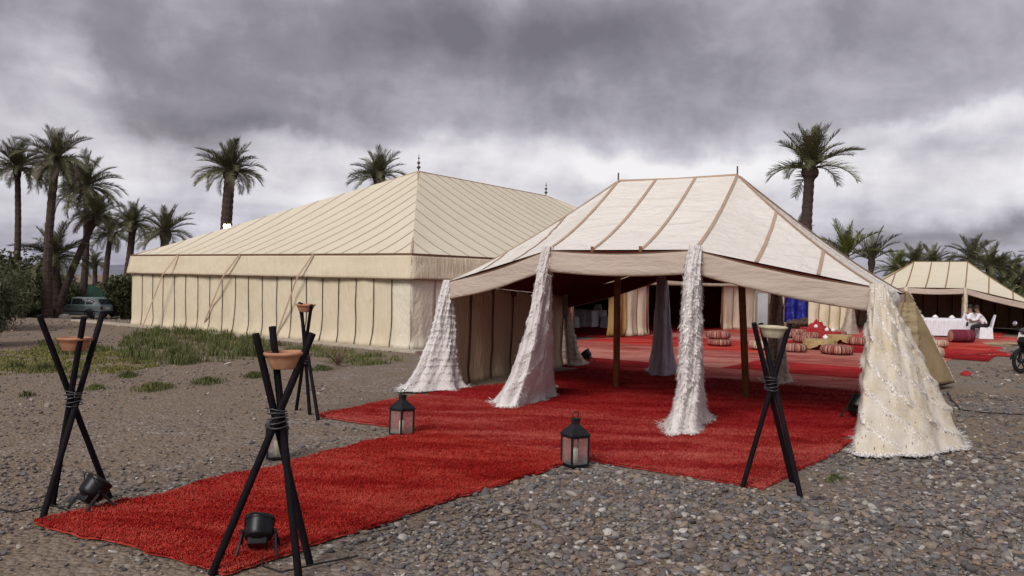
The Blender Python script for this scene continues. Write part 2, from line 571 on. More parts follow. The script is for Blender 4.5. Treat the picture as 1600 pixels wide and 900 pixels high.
# ------------------------------------------------------------------ mesh helpers
class MB:
    """collects shapes and links them as ONE mesh object"""
    def __init__(self):
        self.v, self.f, self.uv = [], [], None

    def quad(self, a, b, c, d):
        i = len(self.v)
        self.v += [tuple(a), tuple(b), tuple(c), tuple(d)]
        self.f.append((i, i + 1, i + 2, i + 3))

    def tri(self, a, b, c):
        i = len(self.v)
        self.v += [tuple(a), tuple(b), tuple(c)]
        self.f.append((i, i + 1, i + 2))

    def box(self, lo, hi, M=None):
        x0, y0, z0 = lo
        x1, y1, z1 = hi
        p = [Vector(q) for q in ((x0, y0, z0), (x1, y0, z0), (x1, y1, z0), (x0, y1, z0), (x0, y0, z1), (x1, y0, z1), (x1, y1, z1), (x0, y1, z1))]
        if M is not None:
            p = [M @ q for q in p]
        i = len(self.v)
        self.v += [tuple(q) for q in p]
        self.f += [(i, i + 3, i + 2, i + 1), (i + 4, i + 5, i + 6, i + 7), (i, i + 1, i + 5, i + 4), (i + 1, i + 2, i + 6, i + 5),
                   (i + 2, i + 3, i + 7, i + 6), (i + 3, i, i + 4, i + 7)]
        return self

    def tube(self, pts, rad, n=10, caps=True):
        pts = [Vector(p) for p in pts]
        if not hasattr(rad, '__len__'):
            rad = [rad] * len(pts)
        base = len(self.v)
        up = None
        for i, p in enumerate(pts):
            t = (pts[min(i + 1, len(pts) - 1)] - pts[max(i - 1, 0)]).normalized()
            if up is None:
                up = Vector((0, 0, 1)) if abs(t.z) < 0.9 else Vector((1, 0, 0))
            a = t.cross(up).normalized()
            bb = a.cross(t).normalized()
            up = bb
            for j in range(n):
                an = 2 * math.pi * j / n
                self.v.append(tuple(p + (a * math.cos(an) + bb * math.sin(an)) * rad[i]))
        for i in range(len(pts) - 1):
            for j in range(n):
                q = base + i * n + j
                q2 = base + i * n + (j + 1) % n
                self.f.append((q, q2, q2 + n, q + n))
        if caps:
            self.f.append(tuple(base + j for j in range(n))[::-1])
            self.f.append(tuple(base + (len(pts) - 1) * n + j for j in range(n)))
        return self

    def lathe(self, prof, n=24, c=(0, 0, 0), M=None):
        base = len(self.v)
        for (r, z) in prof:
            for j in range(n):
                an = 2 * math.pi * j / n
                p = Vector((r * math.cos(an), r * math.sin(an), z))
                if M is not None:
                    p = M @ p
                self.v.append((p.x + c[0], p.y + c[1], p.z + c[2]))
        for i in range(len(prof) - 1):
            for j in range(n):
                q = base + i * n + j
                q2 = base + i * n + (j + 1) % n
                self.f.append((q, q2, q2 + n, q + n))
        if prof[0][0] > 1e-6:
            self.f.append(tuple(base + j for j in range(n))[::-1])
        if prof[-1][0] > 1e-6:
            self.f.append(tuple(base + (len(prof) - 1) * n + j for j in range(n)))
        return self

    def grid(self, fn, nu, nv, close_u=False):
        base = len(self.v)
        for j in range(nv + 1):
            for i in range(nu + (0 if close_u else 1)):
                self.v.append(tuple(fn(i / nu, j / nv)))
        w = nu if close_u else nu + 1
        for j in range(nv):
            for i in range(nu):
                i2 = (i + 1) % w if close_u else i + 1
                self.f.append((base + j * w + i, base + j * w + i2, base + (j + 1) * w + i2, base + (j + 1) * w + i))
        return self

    def prism(self, poly, x0, x1, M=None):
        """polygon in (y, z), extruded along x"""
        base = len(self.v)
        n = len(poly)
        for x in (x0, x1):
            for (yy, zz) in poly:
                p = Vector((x, yy, zz))
                if M is not None:
                    p = M @ p
                self.v.append(tuple(p))
        self.f.append(tuple(range(base, base + n))[::-1])
        self.f.append(tuple(range(base + n, base + 2 * n)))
        for i in range(n):
            i2 = (i + 1) % n
            self.f.append((base + i, base + i2, base + n + i2, base + n + i))
        return self

    def build(self, name, mat, parent=None, smooth=False, bevel=0, solid=0, world=True, fix=False):
        me = bpy.data.meshes.new(name)
        me.from_pydata(self.v, [], self.f)
        if fix:
            bm = bmesh.new()
            bm.from_mesh(me)
            bmesh.ops.recalc_face_normals(bm, faces=bm.faces)
            bm.to_mesh(me)
            bm.free()
        if smooth:
            me.polygons.foreach_set('use_smooth', [True] * len(me.polygons))
        me.materials.append(MAT[mat])
        o = bpy.data.objects.new(name, me)
        COL.objects.link(o)
        if bevel:
            md = o.modifiers.new('bevel', 'BEVEL')
            md.width = bevel
            md.segments = 2
            md.limit_method = 'ANGLE'
        if solid:
            md = o.modifiers.new('solid', 'SOLIDIFY')
            md.thickness = solid
            md.offset = 0
        if parent is not None:
            attach(o, parent, world)
        return o


def attach(o, parent, world=True):
    o.parent = parent
    if world:
        pm = Matrix.LocRotScale(parent.location, parent.rotation_euler, parent.scale)
        if parent.parent is not None:
            gp = parent.parent
            pm = Matrix.LocRotScale(gp.location, gp.rotation_euler, gp.scale) @ parent.matrix_parent_inverse @ pm
        o.matrix_parent_inverse = pm.inverted()
    return o


def tag(o, label=None, cat=None, group=None, kind=None):
    if label:
        o['label'] = label
    if cat:
        o['category'] = cat
    if group:
        o['group'] = group
    if kind:
        o['kind'] = kind
    return o


def thing(name, loc, label, cat, group=None, rz=0.0):
    o = bpy.data.objects.new(name, None)
    o.empty_display_size = 0.2
    COL.objects.link(o)
    o.location = loc
    o.rotation_euler = (0, 0, rz)
    return tag(o, label, cat, group)


def copy_tree(o, parent=None):
    c = o.copy()
    COL.objects.link(c)
    if parent is not None:
        c.parent = parent
    for ch in o.children:
        copy_tree(ch, c)
    return c


def lerp(a, b, t):
    return a + (b - a) * t


def sstep(a, b, x):
    t = max(0.0, min(1.0, (x - a) / (b - a)))
    return t * t * (3 - 2 * t)


def nz(x, y, z=0.0):
    return noise.noise(Vector((x, y, z)))


def in_poly(x, y, poly):
    c = False
    n = len(poly)
    j = n - 1
    for i in range(n):
        xi, yi = poly[i][0], poly[i][1]
        xj, yj = poly[j][0], poly[j][1]
        if (yi > y) != (yj > y) and x < (xj - xi) * (y - yi) / (yj - yi + 1e-12) + xi:
            c = not c
        j = i
    return c

# ------------------------------------------------------------------ ground
def gz(x, y):
    if y <= 32:
        return 0.0
    q = -x / y
    return -1.05 * sstep(33, 50, y) * sstep(0.27, 0.40, q)


def build_ground():
    def axis(near, step, far):
        a = [0.0]
        while a[-1] < far:
            s = step if a[-1] < near else max(step, a[-1] * 0.09)
            a.append(a[-1] + s)
        return a
    ax = axis(30, 0.6, 9000)
    xs = [-q for q in ax[:0:-1]] + ax
    ys = [-q for q in axis(6, 1.0, 3000)[:0:-1]] + axis(60, 0.6, 9000)
    m = MB()
    for yy in ys:
        for xx in xs:
            m.v.append((xx, yy, gz(xx, yy) - 0.012 + 0.010 * nz(xx * 0.7, yy * 0.7)))
    w = len(xs)
    for j in range(len(ys) - 1):
        for i in range(w - 1):
            m.f.append((j * w + i, j * w + i + 1, (j + 1) * w + i + 1, (j + 1) * w + i))
    o = m.build('ground', 'gravel_ground', smooth=True)
    return tag(o, 'brown grey gravel and packed soil ground', None, None, 'structure')


ground = build_ground()

# directions of the rug layout: across the tent front and into the court
RO = G(497, 650)
RU = (G(1195, 765) - RO).normalized()
RV = Vector((-RU.y, RU.x, 0))


def st(s, t, z=0.0):
    p = RO + RU * s + RV * t
    return Vector((p.x, p.y, z))


RUNNER = [G(60, 820), G(345, 899), G(905, 719), G(655, 674)]
CROSS = [G(497, 650), G(1195, 766), G(1338, 690), G(655, 617)]
RUG_POLYS = [RUNNER, CROSS]


# pebbles: the largest in view are single stones, the rest one mass of gravel
def stone_shape(seed):
    bm = bmesh.new()
    bmesh.ops.create_icosphere(bm, subdivisions=2, radius=1.0)
    for v in bm.verts:
        q = v.co * 0.9 + Vector((seed * 3.1, seed * 1.7, 0))
        v.co *= 1 + 0.34 * noise.noise(q)
        v.co.y *= 0.78
        v.co.z *= 0.5
    me = bpy.data.meshes.new('pebble')
    bm.to_mesh(me)
    bm.free()
    me.polygons.foreach_set('use_smooth', [True] * len(me.polygons))
    me.materials.append(MAT['river_pebble'])
    return me


def scatter_tree(name, mat, make_variants):
    """geometry nodes: one shape on each point of the mesh, by its own stored size, turn and pick"""
    ng = bpy.data.node_groups.new(name, 'GeometryNodeTree')
    ng.interface.new_socket('Geometry', in_out='INPUT', socket_type='NodeSocketGeometry')
    ng.interface.new_socket('Geometry', in_out='OUTPUT', socket_type='NodeSocketGeometry')
    N, L = ng.nodes, ng.links
    gi, go = N.new('NodeGroupInput'), N.new('NodeGroupOutput')
    iop = N.new('GeometryNodeInstanceOnPoints')
    g2i = N.new('GeometryNodeGeometryToInstance')
    for sock in make_variants(N, L):
        sm = N.new('GeometryNodeSetMaterial')
        sm.inputs['Material'].default_value = MAT[mat]
        L.new(sock, sm.inputs['Geometry'])
        ss = N.new('GeometryNodeSetShadeSmooth')
        L.new(sm.outputs[0], ss.inputs['Geometry'])
        L.new(ss.outputs[0], g2i.inputs[0])

    def attr(nm, typ):
        a = N.new('GeometryNodeInputNamedAttribute')
        a.data_type = typ
        a.inputs['Name'].default_value = nm
        return a.outputs[0]
    L.new(gi.outputs[0], iop.inputs['Points'])
    L.new(g2i.outputs[0], iop.inputs['Instance'])
    iop.inputs['Pick Instance'].default_value = True
    L.new(attr('pick', 'INT'), iop.inputs['Instance Index'])
    e = N.new('FunctionNodeEulerToRotation')
    L.new(attr('rot', 'FLOAT_VECTOR'), e.inputs[0])
    L.new(e.outputs[0], iop.inputs['Rotation'])
    L.new(attr('scl', 'FLOAT_VECTOR'), iop.inputs['Scale'])
    L.new(iop.outputs[0], go.inputs[0])
    return ng


def scatter(name, mat, pos, rot, scl, pick, tree, parent=None):
    me = bpy.data.meshes.new(name)
    me.vertices.add(len(pos))
    me.vertices.foreach_set('co', np.asarray(pos, 'f').ravel())
    for nm, dat in (('rot', rot), ('scl', scl)):
        a = me.attributes.new(nm, 'FLOAT_VECTOR', 'POINT')
        a.data.foreach_set('vector', np.asarray(dat, 'f').ravel())
    a = me.attributes.new('pick', 'INT', 'POINT')
    a.data.foreach_set('value', np.asarray(pick, 'i'))
    me.update()
    me.materials.append(MAT[mat])
    o = bpy.data.objects.new(name, me)
    COL.objects.link(o)
    md = o.modifiers.new('scatter', 'NODES')
    md.node_group = tree
    if parent is not None:
        attach(o, parent)
    return o


def pebble_variants(N, L):
    for i in range(6):
        ico = N.new('GeometryNodeMeshIcoSphere')
        ico.inputs['Radius'].default_value = 1.0
        ico.inputs['Subdivisions'].default_value = 3
        nt = N.new('ShaderNodeTexNoise')
        nt.noise_dimensions = '4D'
        nt.inputs['W'].default_value = i * 7.3
        nt.inputs['Scale'].default_value = 0.75
        nt.inputs['Detail'].default_value = 1.0
        sub = N.new('ShaderNodeVectorMath')
        sub.operation = 'SUBTRACT'
        sub.inputs[1].default_value = (0.5, 0.5, 0.5)
        L.new(nt.outputs['Color'], sub.inputs[0])
        mul = N.new('ShaderNodeVectorMath')
        mul.operation = 'MULTIPLY'
        mul.inputs[1].default_value = (1.2, 1.2, 1.2)
        L.new(sub.outputs[0], mul.inputs[0])
        sp = N.new('GeometryNodeSetPosition')
        L.new(ico.outputs['Mesh'], sp.inputs['Geometry'])
        L.new(mul.outputs[0], sp.inputs['Offset'])
        yield sp.outputs[0]


def build_pebbles():
    pts, rot, scl = [], [], []
    bands = [(4.3, 7.4, 900, 0.0135), (7.4, 10.5, 480, 0.0135), (10.5, 15, 190, 0.015), (15, 25, 50, 0.019), (25, 36, 16, 0.032)]
    for (y0, y1, dens, size) in bands:
        w0 = 0.70
        area = w0 * 2 * (y0 + y1) / 2 * (y1 - y0)
        for _ in range(int(area * dens)):
            yy = random.uniform(y0, y1)
            xx = random.uniform(-w0, w0) * yy
            if abs(xx) > w0 * yy:
                continue
            if any(in_poly(xx, yy, p) for p in RUG_POLYS):
                continue
            q = RO + Vector((0, 0, 0))
            d = Vector((xx, yy, 0)) - q
            s, t = d.dot(RU), d.dot(RV)
            if t > 2.6 and -5 < s < 6.2:
                continue
            # loose stone in drifts, packed soil between
            cover = 0.30 + 0.55 * nz(xx * 0.33 + 3, yy * 0.33) + 0.45 * nz(xx * 1.1, yy * 1.1, 4)
            cover += 0.50 * sstep(-2.0, 0.0, xx) * (1 - sstep(6.8, 8.8, yy)) - 0.04
            if random.random() > max(0.07, min(1, cover)):
                continue
            big = sstep(-2.5, 1.5, xx)
            r = size * math.exp(random.gauss(0, 0.46)) * (0.72 + 0.46 * big)
            r = min(r, 0.055)
            pts.append((xx, yy, gz(xx, yy) + r * 0.14 - 0.006))
            rot.append((random.gauss(0, 0.25), random.gauss(0, 0.25), random.uniform(0, 6.283)))
            scl.append((r * random.uniform(0.9, 1.45), r * random.uniform(0.75, 1.0), r * random.uniform(0.40, 0.72)))
    pts, rot, scl = np.array(pts), np.array(rot), np.array(scl)
    inview = (np.abs(pts[:, 0]) < 0.63 * pts[:, 1]) & (pts[:, 1] > 5.25)
    seen = np.where(inview, scl[:, 0] / pts[:, 1], 0)
    order = np.argsort(-seen)
    top, rest = order[:300], order[300:]
    shapes = [stone_shape(i) for i in range(6)]
    for i in top:
        o = bpy.data.objects.new('pebble', shapes[int(rng.integers(6))])
        COL.objects.link(o)
        o.location = pts[i]
        o.rotation_euler = rot[i]
        o.scale = (scl[i][0], scl[i][1] * 1.2, scl[i][2] * 1.9)
        attach(o, ground)
    tr = scatter_tree('pebble scatter', 'river_pebble', pebble_variants)
    g = scatter('gravel', 'river_pebble', pts[rest], rot[rest], scl[rest], rng.integers(0, 6, len(rest)), tr, ground)
    tag(g, None, None, None, 'stuff')
    return len(pts)


build_pebbles()


# ------------------------------------------------------------------ rugs
def cone_variants(N, L):
    for i in range(2):
        c = N.new('GeometryNodeMeshCone')
        c.inputs['Vertices'].default_value = 3
        c.inputs['Radius Top'].default_value = 0.12
        c.inputs['Radius Bottom'].default_value = 0.5
        c.inputs['Depth'].default_value = 1.0
        yield c.outputs['Mesh']


TUFTS = {}


def rug(corners, name, mat, label, group=None, z=0.0, res=0.12, pile=0, rag=0.03, thick=0.014, back='tape_dark'):
    a, b, c, d = [Vector((p[0], p[1], 0)) for p in corners]
    sd_ = random.uniform(0, 100)
    nu = max(4, int((b - a).length / res))
    nv = max(4, int((d - a).length / res))

    def fn(u, v):
        p = lerp(lerp(a, b, u), lerp(d, c, u), v)
        eu = min(u, 1 - u) * (b - a).length
        ev = min(v, 1 - v) * (d - a).length
        k = 1 - sstep(0, 0.25, min(eu, ev))
        p = p + Vector((nz(p.x * 2.1, p.y * 2.1, sd_), nz(p.x * 2.1, p.y * 2.1, sd_ + 9), 0)) * rag * k * 1.6
        p = p + Vector((nz(p.x * 11, p.y * 11, sd_), nz(p.x * 11, p.y * 11, sd_ + 5), 0)) * rag * 0.5 * k
        e = min(u, 1 - u, v, 1 - v)
        lift = thick + 0.010 * (nz(p.x * 1.3, p.y * 1.3, sd_) + 0.6 * nz(p.x * 4.0, p.y * 4.0, sd_)) + 0.004
        return Vector((p.x, p.y, z + (max(lift, 0.006) if e > 1e-6 else 0.001)))
    m = MB().grid(fn, nu, nv)
    if not pile:
        o = m.build(name, mat, smooth=True)
        return tag(o, label, 'rug', group)
    ctr = (a + b + c + d) / 4
    t = thing(name, (ctr.x, ctr.y, z), label, 'rug', group)
    m.build('backing', mat, t, smooth=True)
    area = ((b - a).cross(d - a)).length * 0.5 + ((b - c).cross(d - c)).length * 0.5
    n = int(area * pile)
    pos, rot, scl = [], [], []
    for _ in range(n):
        u, v = random.random(), random.random()
        if random.random() < 0.10:
            q = abs(random.gauss(0, 0.012))
            u, v = random.choice(((q, v), (1 - q, v), (u, q * .6), (u, 1 - q * .6)))
            u, v = min(max(u, 0), 1), min(max(v, 0), 1)
        p = fn(u, v)
        s = random.uniform(0.75, 1.35)
        pos.append((p.x, p.y, p.z + 0.002))
        rot.append((random.gauss(0, 0.75), random.gauss(0, 0.75), random.uniform(0, 6.283)))
        scl.append((0.012 * s, 0.011 * s, 0.021 * s))
    if mat not in TUFTS:
        TUFTS[mat] = scatter_tree('pile ' + mat, mat, cone_variants)
    g = scatter('pile', mat, pos, rot, scl, [i % 2 for i in range(n)], TUFTS[mat], t)
    tag(g, None, None, None, 'stuff')
    return t


RVA = math.atan2(RV.y, RV.x) - math.pi / 2
runner = rug(RUNNER, 'runner_rug', 'carpet_bright', 'long red shaggy runner rug leading over the gravel with two black tripods on it', None, 0.004, 0.05, 5200, 0.06)
cross = rug(CROSS, 'cross_rug', 'carpet_worn', 'worn red rug lying across the front of the open white tent', None, -0.003, 0.06, 3000, 0.05)
rug([st(-0.4, 2.72), st(6.15, 2.75), st(6.1, 5.6), st(-0.15, 5.55)], 'floor_rug', 'carpet_deep', 'red rug coloured darker for shade under the front half of the open white tent', None, 0.001, 0.08, 900, 0.04)  # shade under the tent put into the deeper red of both floor rugs
rug([st(-0.5, 5.45), st(6.0, 5.5), st(6.0, 8.5), st(-0.6, 8.4)], 'floor_rug', 'carpet_deep', 'red rug coloured darker for shade under the rear half of the open white tent', None, -0.001, 0.08, 700, 0.04)
t0 = 8.3
row = 0
while t0 < 37:
    d_ = random.uniform(2.3, 2.9)
    sR = 6.0 + random.uniform(-0.5, 0.9)
    s_mid = random.uniform(-0.6, 2.0)
    sL = -5.6 + max(0, (t0 - 12)) * 0.06
    for q, (s0, s1) in enumerate(((sL, s_mid + 0.05), (s_mid, sR))):
        mt = random.choice(['carpet_worn', 'carpet_bright', 'carpet_deep', 'carpet_pink', 'carpet_worn', 'carpet_pink', 'carpet_deep'])
        rug([st(s0, t0), st(s1, t0 + random.uniform(-.1, .1)), st(s1, t0 + d_ + 0.08), st(s0, t0 + d_ + 0.08)], 'court_rug', mt,
            {'carpet_worn': 'worn mid red', 'carpet_bright': 'bright red', 'carpet_deep': 'deep dark red', 'carpet_pink': 'faded pinkish red'}[mt] + ' rug laid edge to edge with others over the open court', 'red rugs covering the court', 0.002 * ((row + q) % 3), 0.22, 0, 0.02)
    t0 += d_
    row += 1

# ------------------------------------------------------------------ far hills
def hill(name, x0, x1, y, hmax, seed, label):
    m = MB()
    n = 60
    prof = []
    for i in range(n + 1):
        u = i / n
        h = hmax * (0.25 + 0.75 * math.sin(math.pi * u) ** 0.8) * (0.62 + 0.55 * nz(u * 5, seed) + 0.22 * nz(u * 16, seed) + 0.10 * nz(u * 45, seed))
        prof.append((lerp(x0, x1, u), max(h, 4)))
    rows = [(-900, 0.0), (-420, 0.35), (-160, 0.8), (0, 1.0), (350, 0.6), (900, 0.0)]
    for dy, k in rows:
        for i, (xx, h) in enumerate(prof):
            kk = k * (1 + (0.35 * nz(xx * 0.004, dy * 0.01, seed) if 0 < k < 1 else 0))
            m.v.append((xx + dy * 0.15, y + dy, h * kk - 6))
    w = n + 1
    for j in range(len(rows) - 1):
        for i in range(n):
            m.f.append((j * w + i, j * w + i + 1, (j + 1) * w + i + 1, (j + 1) * w + i))
    o = m.build(name, 'hazy_rock', smooth=True)
    tag(o, label, None, None, 'structure')


hill('hills', -4200, 600, 4300, 92, 3.0, 'low grey blue hills on the horizon')
hill('hills', -1500, 4600, 5600, 95, 8.0, 'farther low grey blue hills on the horizon')


# ------------------------------------------------------------------ grass
def grass_patch(name, mat, pts, hmin, hmax, label, width=0.008, lean=0.5):
    v, f = [], []
    for (x, y, k) in pts:
        h = random.uniform(hmin, hmax) * k
        a = random.uniform(0, 6.283)
        l = random.uniform(0.1, lean) * h
        dx, dy = math.cos(a) * l, math.sin(a) * l
        b = random.uniform(0, 6.283)
        wx, wy = math.cos(b) * width, math.sin(b) * width
        z = gz(x, y) - 0.01
        i = len(v)
        v += [(x - wx, y - wy, z), (x + wx, y + wy, z), (x + dx * 0.4 + wx * .8, y + dy * 0.4 + wy * .8, z + h * 0.6),
              (x + dx * 0.4 - wx * .8, y + dy * 0.4 - wy * .8, z + h * 0.6), (x + dx, y + dy, z + h)]
        f += [(i, i + 1, i + 2, i + 3), (i + 3, i + 2, i + 4)]
    m = MB()
    m.v, m.f = v, f
    o = m.build(name, mat)
    return tag(o, label, 'grass', None, 'stuff')


def px_region(poly_px, n, clump=0.9, freq=1.2, thr=-0.1):
    P = [G(*p) for p in poly_px]
    xs = [p.x for p in P]
    ys = [p.y for p in P]
    out = []
    tries = 0
    while len(out) < n and tries < n * 30:
        tries += 1
        x, y = random.uniform(min(xs), max(xs)), random.uniform(min(ys), max(ys))
        if not in_poly(x, y, P):
            continue
        q = nz(x * freq, y * freq, 2.0)
        if q < thr + random.gauss(0, 0.12):
            continue
        out.append((x, y, 0.55 + clump * max(0, q)))
    return out


grass_patch('weeds', 'grass_green', px_region([(225, 517), (330, 520), (430, 536), (420, 560), (330, 566), (250, 574), (190, 566), (175, 545)], 6500, thr=0.12, freq=1.9), 0.05, 0.36,
            'tall green weeds along the foot of the big tent wall', 0.011)
grass_patch('grass', 'grass_yellow', px_region([(0, 548), (120, 541), (215, 552), (250, 572), (180, 583), (60, 582), (0, 586)], 9000, thr=-0.15, freq=1.6), 0.03, 0.10,
            'low yellow green grass strip on the gravel beside the weeds', 0.014)
grass_patch('grass', 'grass_green', px_region([(60, 536), (140, 540), (260, 556), (180, 560), (60, 552)], 1600, thr=0.05), 0.08, 0.22,
            'scattered green tufts at the edge of the yellow grass', 0.012)
grass_patch('weeds', 'grass_green', px_region([(420, 536), (600, 556), (640, 566), (560, 572), (470, 560)], 2000, thr=0.08), 0.05, 0.22,
            'sparse weeds on the bank below the tent kerb', 0.010)
for (px, py, wpx, n, hh) in [(240, 607, 26, 900, .13), (324, 597, 26, 700, .11), (398, 588, 18, 500, .11), (502, 577, 20, 600, .10), (150, 607, 14, 260, .10),
                             (70, 578, 30, 800, .16), (200, 588, 16, 300, .12), (42, 618, 10, 160, .1), (1305, 747, 12, 110, .06), (1298, 752, 8, 60, .06),
                             (270, 560, 25, 600, .3), (20, 575, 16, 300, .2), (115, 590, 14, 200, .1)]:
    c = G(px, py)
    r = wpx * c.y / F_PX
    pts = []
    for _ in range(n):
        a, q = random.uniform(0, 6.283), abs(random.gauss(0, 0.5))
        pts.append((c.x + math.cos(a) * q * r, c.y + math.sin(a) * q * r * 1.6, 1.2 - 0.5 * min(q, 1)))
    o = grass_patch('weed_clump', 'grass_green', pts, hh * 0.4, hh, None, 0.008, 0.9)
    tag(o, 'small green weed clump growing in the gravel', 'weed', 'weed clumps in the gravel', 'stuff')

# ------------------------------------------------------------------ tents
def surf(P00, P10, P01, P11, sag, k=1, sc=0.0, wr=0.0, seed=0.0):
    """cloth patch: u along the eave, v from eave to ridge, hanging hollow between"""
    def fn(u, v):
        p = lerp(lerp(P00, P10, u), lerp(P01, P11, u), v)
        z = -sag * 4 * v * (1 - v) * (1.25 - 0.5 * v)
        if sc:
            z -= sc * abs(math.sin(math.pi * u * k)) * 4 * v * (1 - v)
        if wr:
            e = math.sin(math.pi * min(1, max(0, u * k % 1.0))) * math.sin(math.pi * v)
            z += wr * e * (nz(p.x * 0.9, p.z * 7, seed) + 0.5 * nz(p.x * 2.4, p.z * 17, seed + 3))
        return Vector((p.x, p.y, p.z + z))
    return fn


def ribbon(pts, width, side=None, lift=0.006, up=None):
    """flat tape along a line of points; side = direction of its width (else sideways to the run)"""
    m = MB()
    n = len(pts)
    rowa, rowb = [], []
    for i, p in enumerate(pts):
        t = (pts[min(i + 1, n - 1)] - pts[max(i - 1, 0)]).normalized()
        nrm = up[i] if up else Vector((0, 0, 1))
        s = side if side is not None else t.cross(nrm).normalized()
        nn = s.cross(t).normalized()
        if nn.dot(nrm) < 0:
            nn = -nn
        rowa.append(p + s * width / 2 + nn * lift)
        rowb.append(p - s * width / 2 + nn * lift)
    for a, b in zip(rowa, rowb):
        m.v += [tuple(a), tuple(b)]
    for i in range(n - 1):
        m.f.append((2 * i, 2 * i + 1, 2 * i + 3, 2 * i + 2))
    return m


def normal_at(fn, u, v):
    e = 0.02
    du = fn(min(1, u + e), v) - fn(max(0, u - e), v)
    dv = fn(u, min(1, v + e)) - fn(u, max(0, v - e))
    n = du.cross(dv)
    if n.length < 1e-9:
        return Vector((0, 0, 1))
    n.normalize()
    return n if n.z > 0 else -n


def seam(fn, uv0, uv1, width, mat, parent, n=16, lift=0.012):
    pts, ups = [], []
    for i in range(n + 1):
        q = i / n
        u, v = uv0(q) if callable(uv0) else (lerp(uv0[0], uv1[0], q), lerp(uv0[1], uv1[1], q))
        pts.append(fn(u, v))
        ups.append(normal_at(fn, u, min(max(v, .02), .9)))
    return ribbon(pts, width, None, lift, ups).build('seam_tape', mat, parent, solid=0.004)


def caidal_tent(root, ring, ridge, mats, val_h=0.33, sag=0.10, tape=0.048, val_out=None, lining='lining_red', poles=True, detail=1.0):
    """ring: C A B D H G F E (corner, front, front, corner, corner, back, back, corner); ridge: two points"""
    C, A, B, D, H, Gp, Fp, E = ring
    R1, R2 = ridge
    canv, tapem, valm = mats
    # roof
    faces = []
    for k in range(3):
        faces.append((lerp(A, B, k / 3), lerp(A, B, (k + 1) / 3), lerp(R1, R2, k / 3), lerp(R1, R2, (k + 1) / 3), 'gore'))
    faces.append((B, D, R2, R2, 'jack'))
    for k in range(2):
        faces.append((lerp(D, H, k / 2), lerp(D, H, (k + 1) / 2), R2, R2, 'gore'))
    faces.append((H, Gp, R2, R2, 'gore'))
    for k in range(3):
        faces.append((lerp(Gp, Fp, k / 3), lerp(Gp, Fp, (k + 1) / 3), lerp(R2, R1, k / 3), lerp(R2, R1, (k + 1) / 3), 'gore'))
    faces.append((Fp, E, R1, R1, 'gore'))
    for k in range(2):
        faces.append((lerp(E, C, k / 2), lerp(E, C, (k + 1) / 2), R1, R1, 'gore'))
    faces.append((C, A, R1, R1, 'jackm'))
    lin = MB()
    nu, nv = int(10 * detail), int(22 * detail)
    for i, (p0, p1, q0, q1, kind) in enumerate(faces):
        fn = surf(p0, p1, q0, q1, sag, 1, 0.03, 0.034, i * 3.3)
        MB().grid(fn, nu if kind == 'gore' else nu * 2, nv).build('roof_panel', canv, root, smooth=True)
        lin.grid(lambda u, v, fn=fn: fn(u, v) - Vector((0, 0, 0.03)), 6, 10)
        seam(fn, (0, 0.0), (0, 0.99), tape, tapem, root)
        if kind == 'jack':
            for u0 in (0.34, 0.68):
                seam(fn, lambda q, u0=u0: ((((1 - q) * u0 + q * u0) / (1 - q * (1 - u0))) * .995, q * (1 - u0)), None, tape, tapem, root)
            seam(fn, (1, 0.0), (1, 0.99), tape, tapem, root)
        if kind == 'jackm':
            for u0 in (0.34, 0.68):
                seam(fn, lambda q, u0=u0: ((1 - q) * u0 / (1 - q * u0) + .003, q * u0), None, tape, tapem, root)
    lin.build('lining', lining, root, smooth=True)
    MB().tube([R1 + Vector((0, 0, .0)), lerp(R1, R2, .5) - Vector((0, 0, .02)), R2], 0.03, 8).build('ridge_rope', tapem, root)
    # valance: a band below the eaves with a dark piping line above and below
    loop = [C, A, B, D, H, Gp, Fp, E, C]
    ctr = sum((p for p in ring), Vector()) / 8
    for i in range(8):
        p, q = loop[i], loop[i + 1]
        dirn = (q - p).normalized()
        outw = Vector((dirn.y, -dirn.x, 0))
        if outw.dot((p + q) / 2 - ctr) < 0:
            outw = -outw
        outw.normalize()
        L = (q - p).length
        sd_ = i * 5.7

        def vf(u, v, p=p, q=q, outw=outw, sd_=sd_, L=L):
            w = lerp(p, q, u)
            droop = -0.05 * math.sin(math.pi * u)
            off = 0.035 * v + 0.022 * v * math.sin(u * L * 3.3 + sd_) + 0.02 * v * nz(u * L * 1.7, sd_) + 0.02 * math.sin(v * 3.1) * nz(u * L * 0.9, v * 2, sd_)
            e = math.sin(math.pi * u) ** 0.3 if 0 < u < 1 else 0
            return w + outw * (0.012 + off * e) + Vector((0, 0, droop - v * val_h))
        MB().grid(vf, max(10, int(L * 8)), 6).build('valance', valm, root, smooth=True, solid=0.004)
        MB().grid(lambda u, v: vf(u, v * .97) - outw * 0.012, max(10, int(L * 8)), 6).build('valance_lining', lining, root, smooth=True)
        n = 24
        for v, wd in ((0.015, 0.018), (0.985, 0.014)):
            pts = [vf(j / n, v) + outw * 0.004 for j in range(n + 1)]
            ribbon(pts, wd, Vector((0, 0, 1)), 0.004, [outw] * (n + 1)).build('piping', 'tape_brown', root)
    return faces


def tent_pole(root, foot, top, r=0.05, mat='pole_wood', name='pole'):
    return MB().tube([foot, lerp(foot, top, .5), top], r, 12).build(name, mat, root, smooth=True)


# --- the open white tent at the entrance
def ptz(px, py, depth, z):
    p = PD(px, py, depth)
    return Vector((p.x, p.y, z))


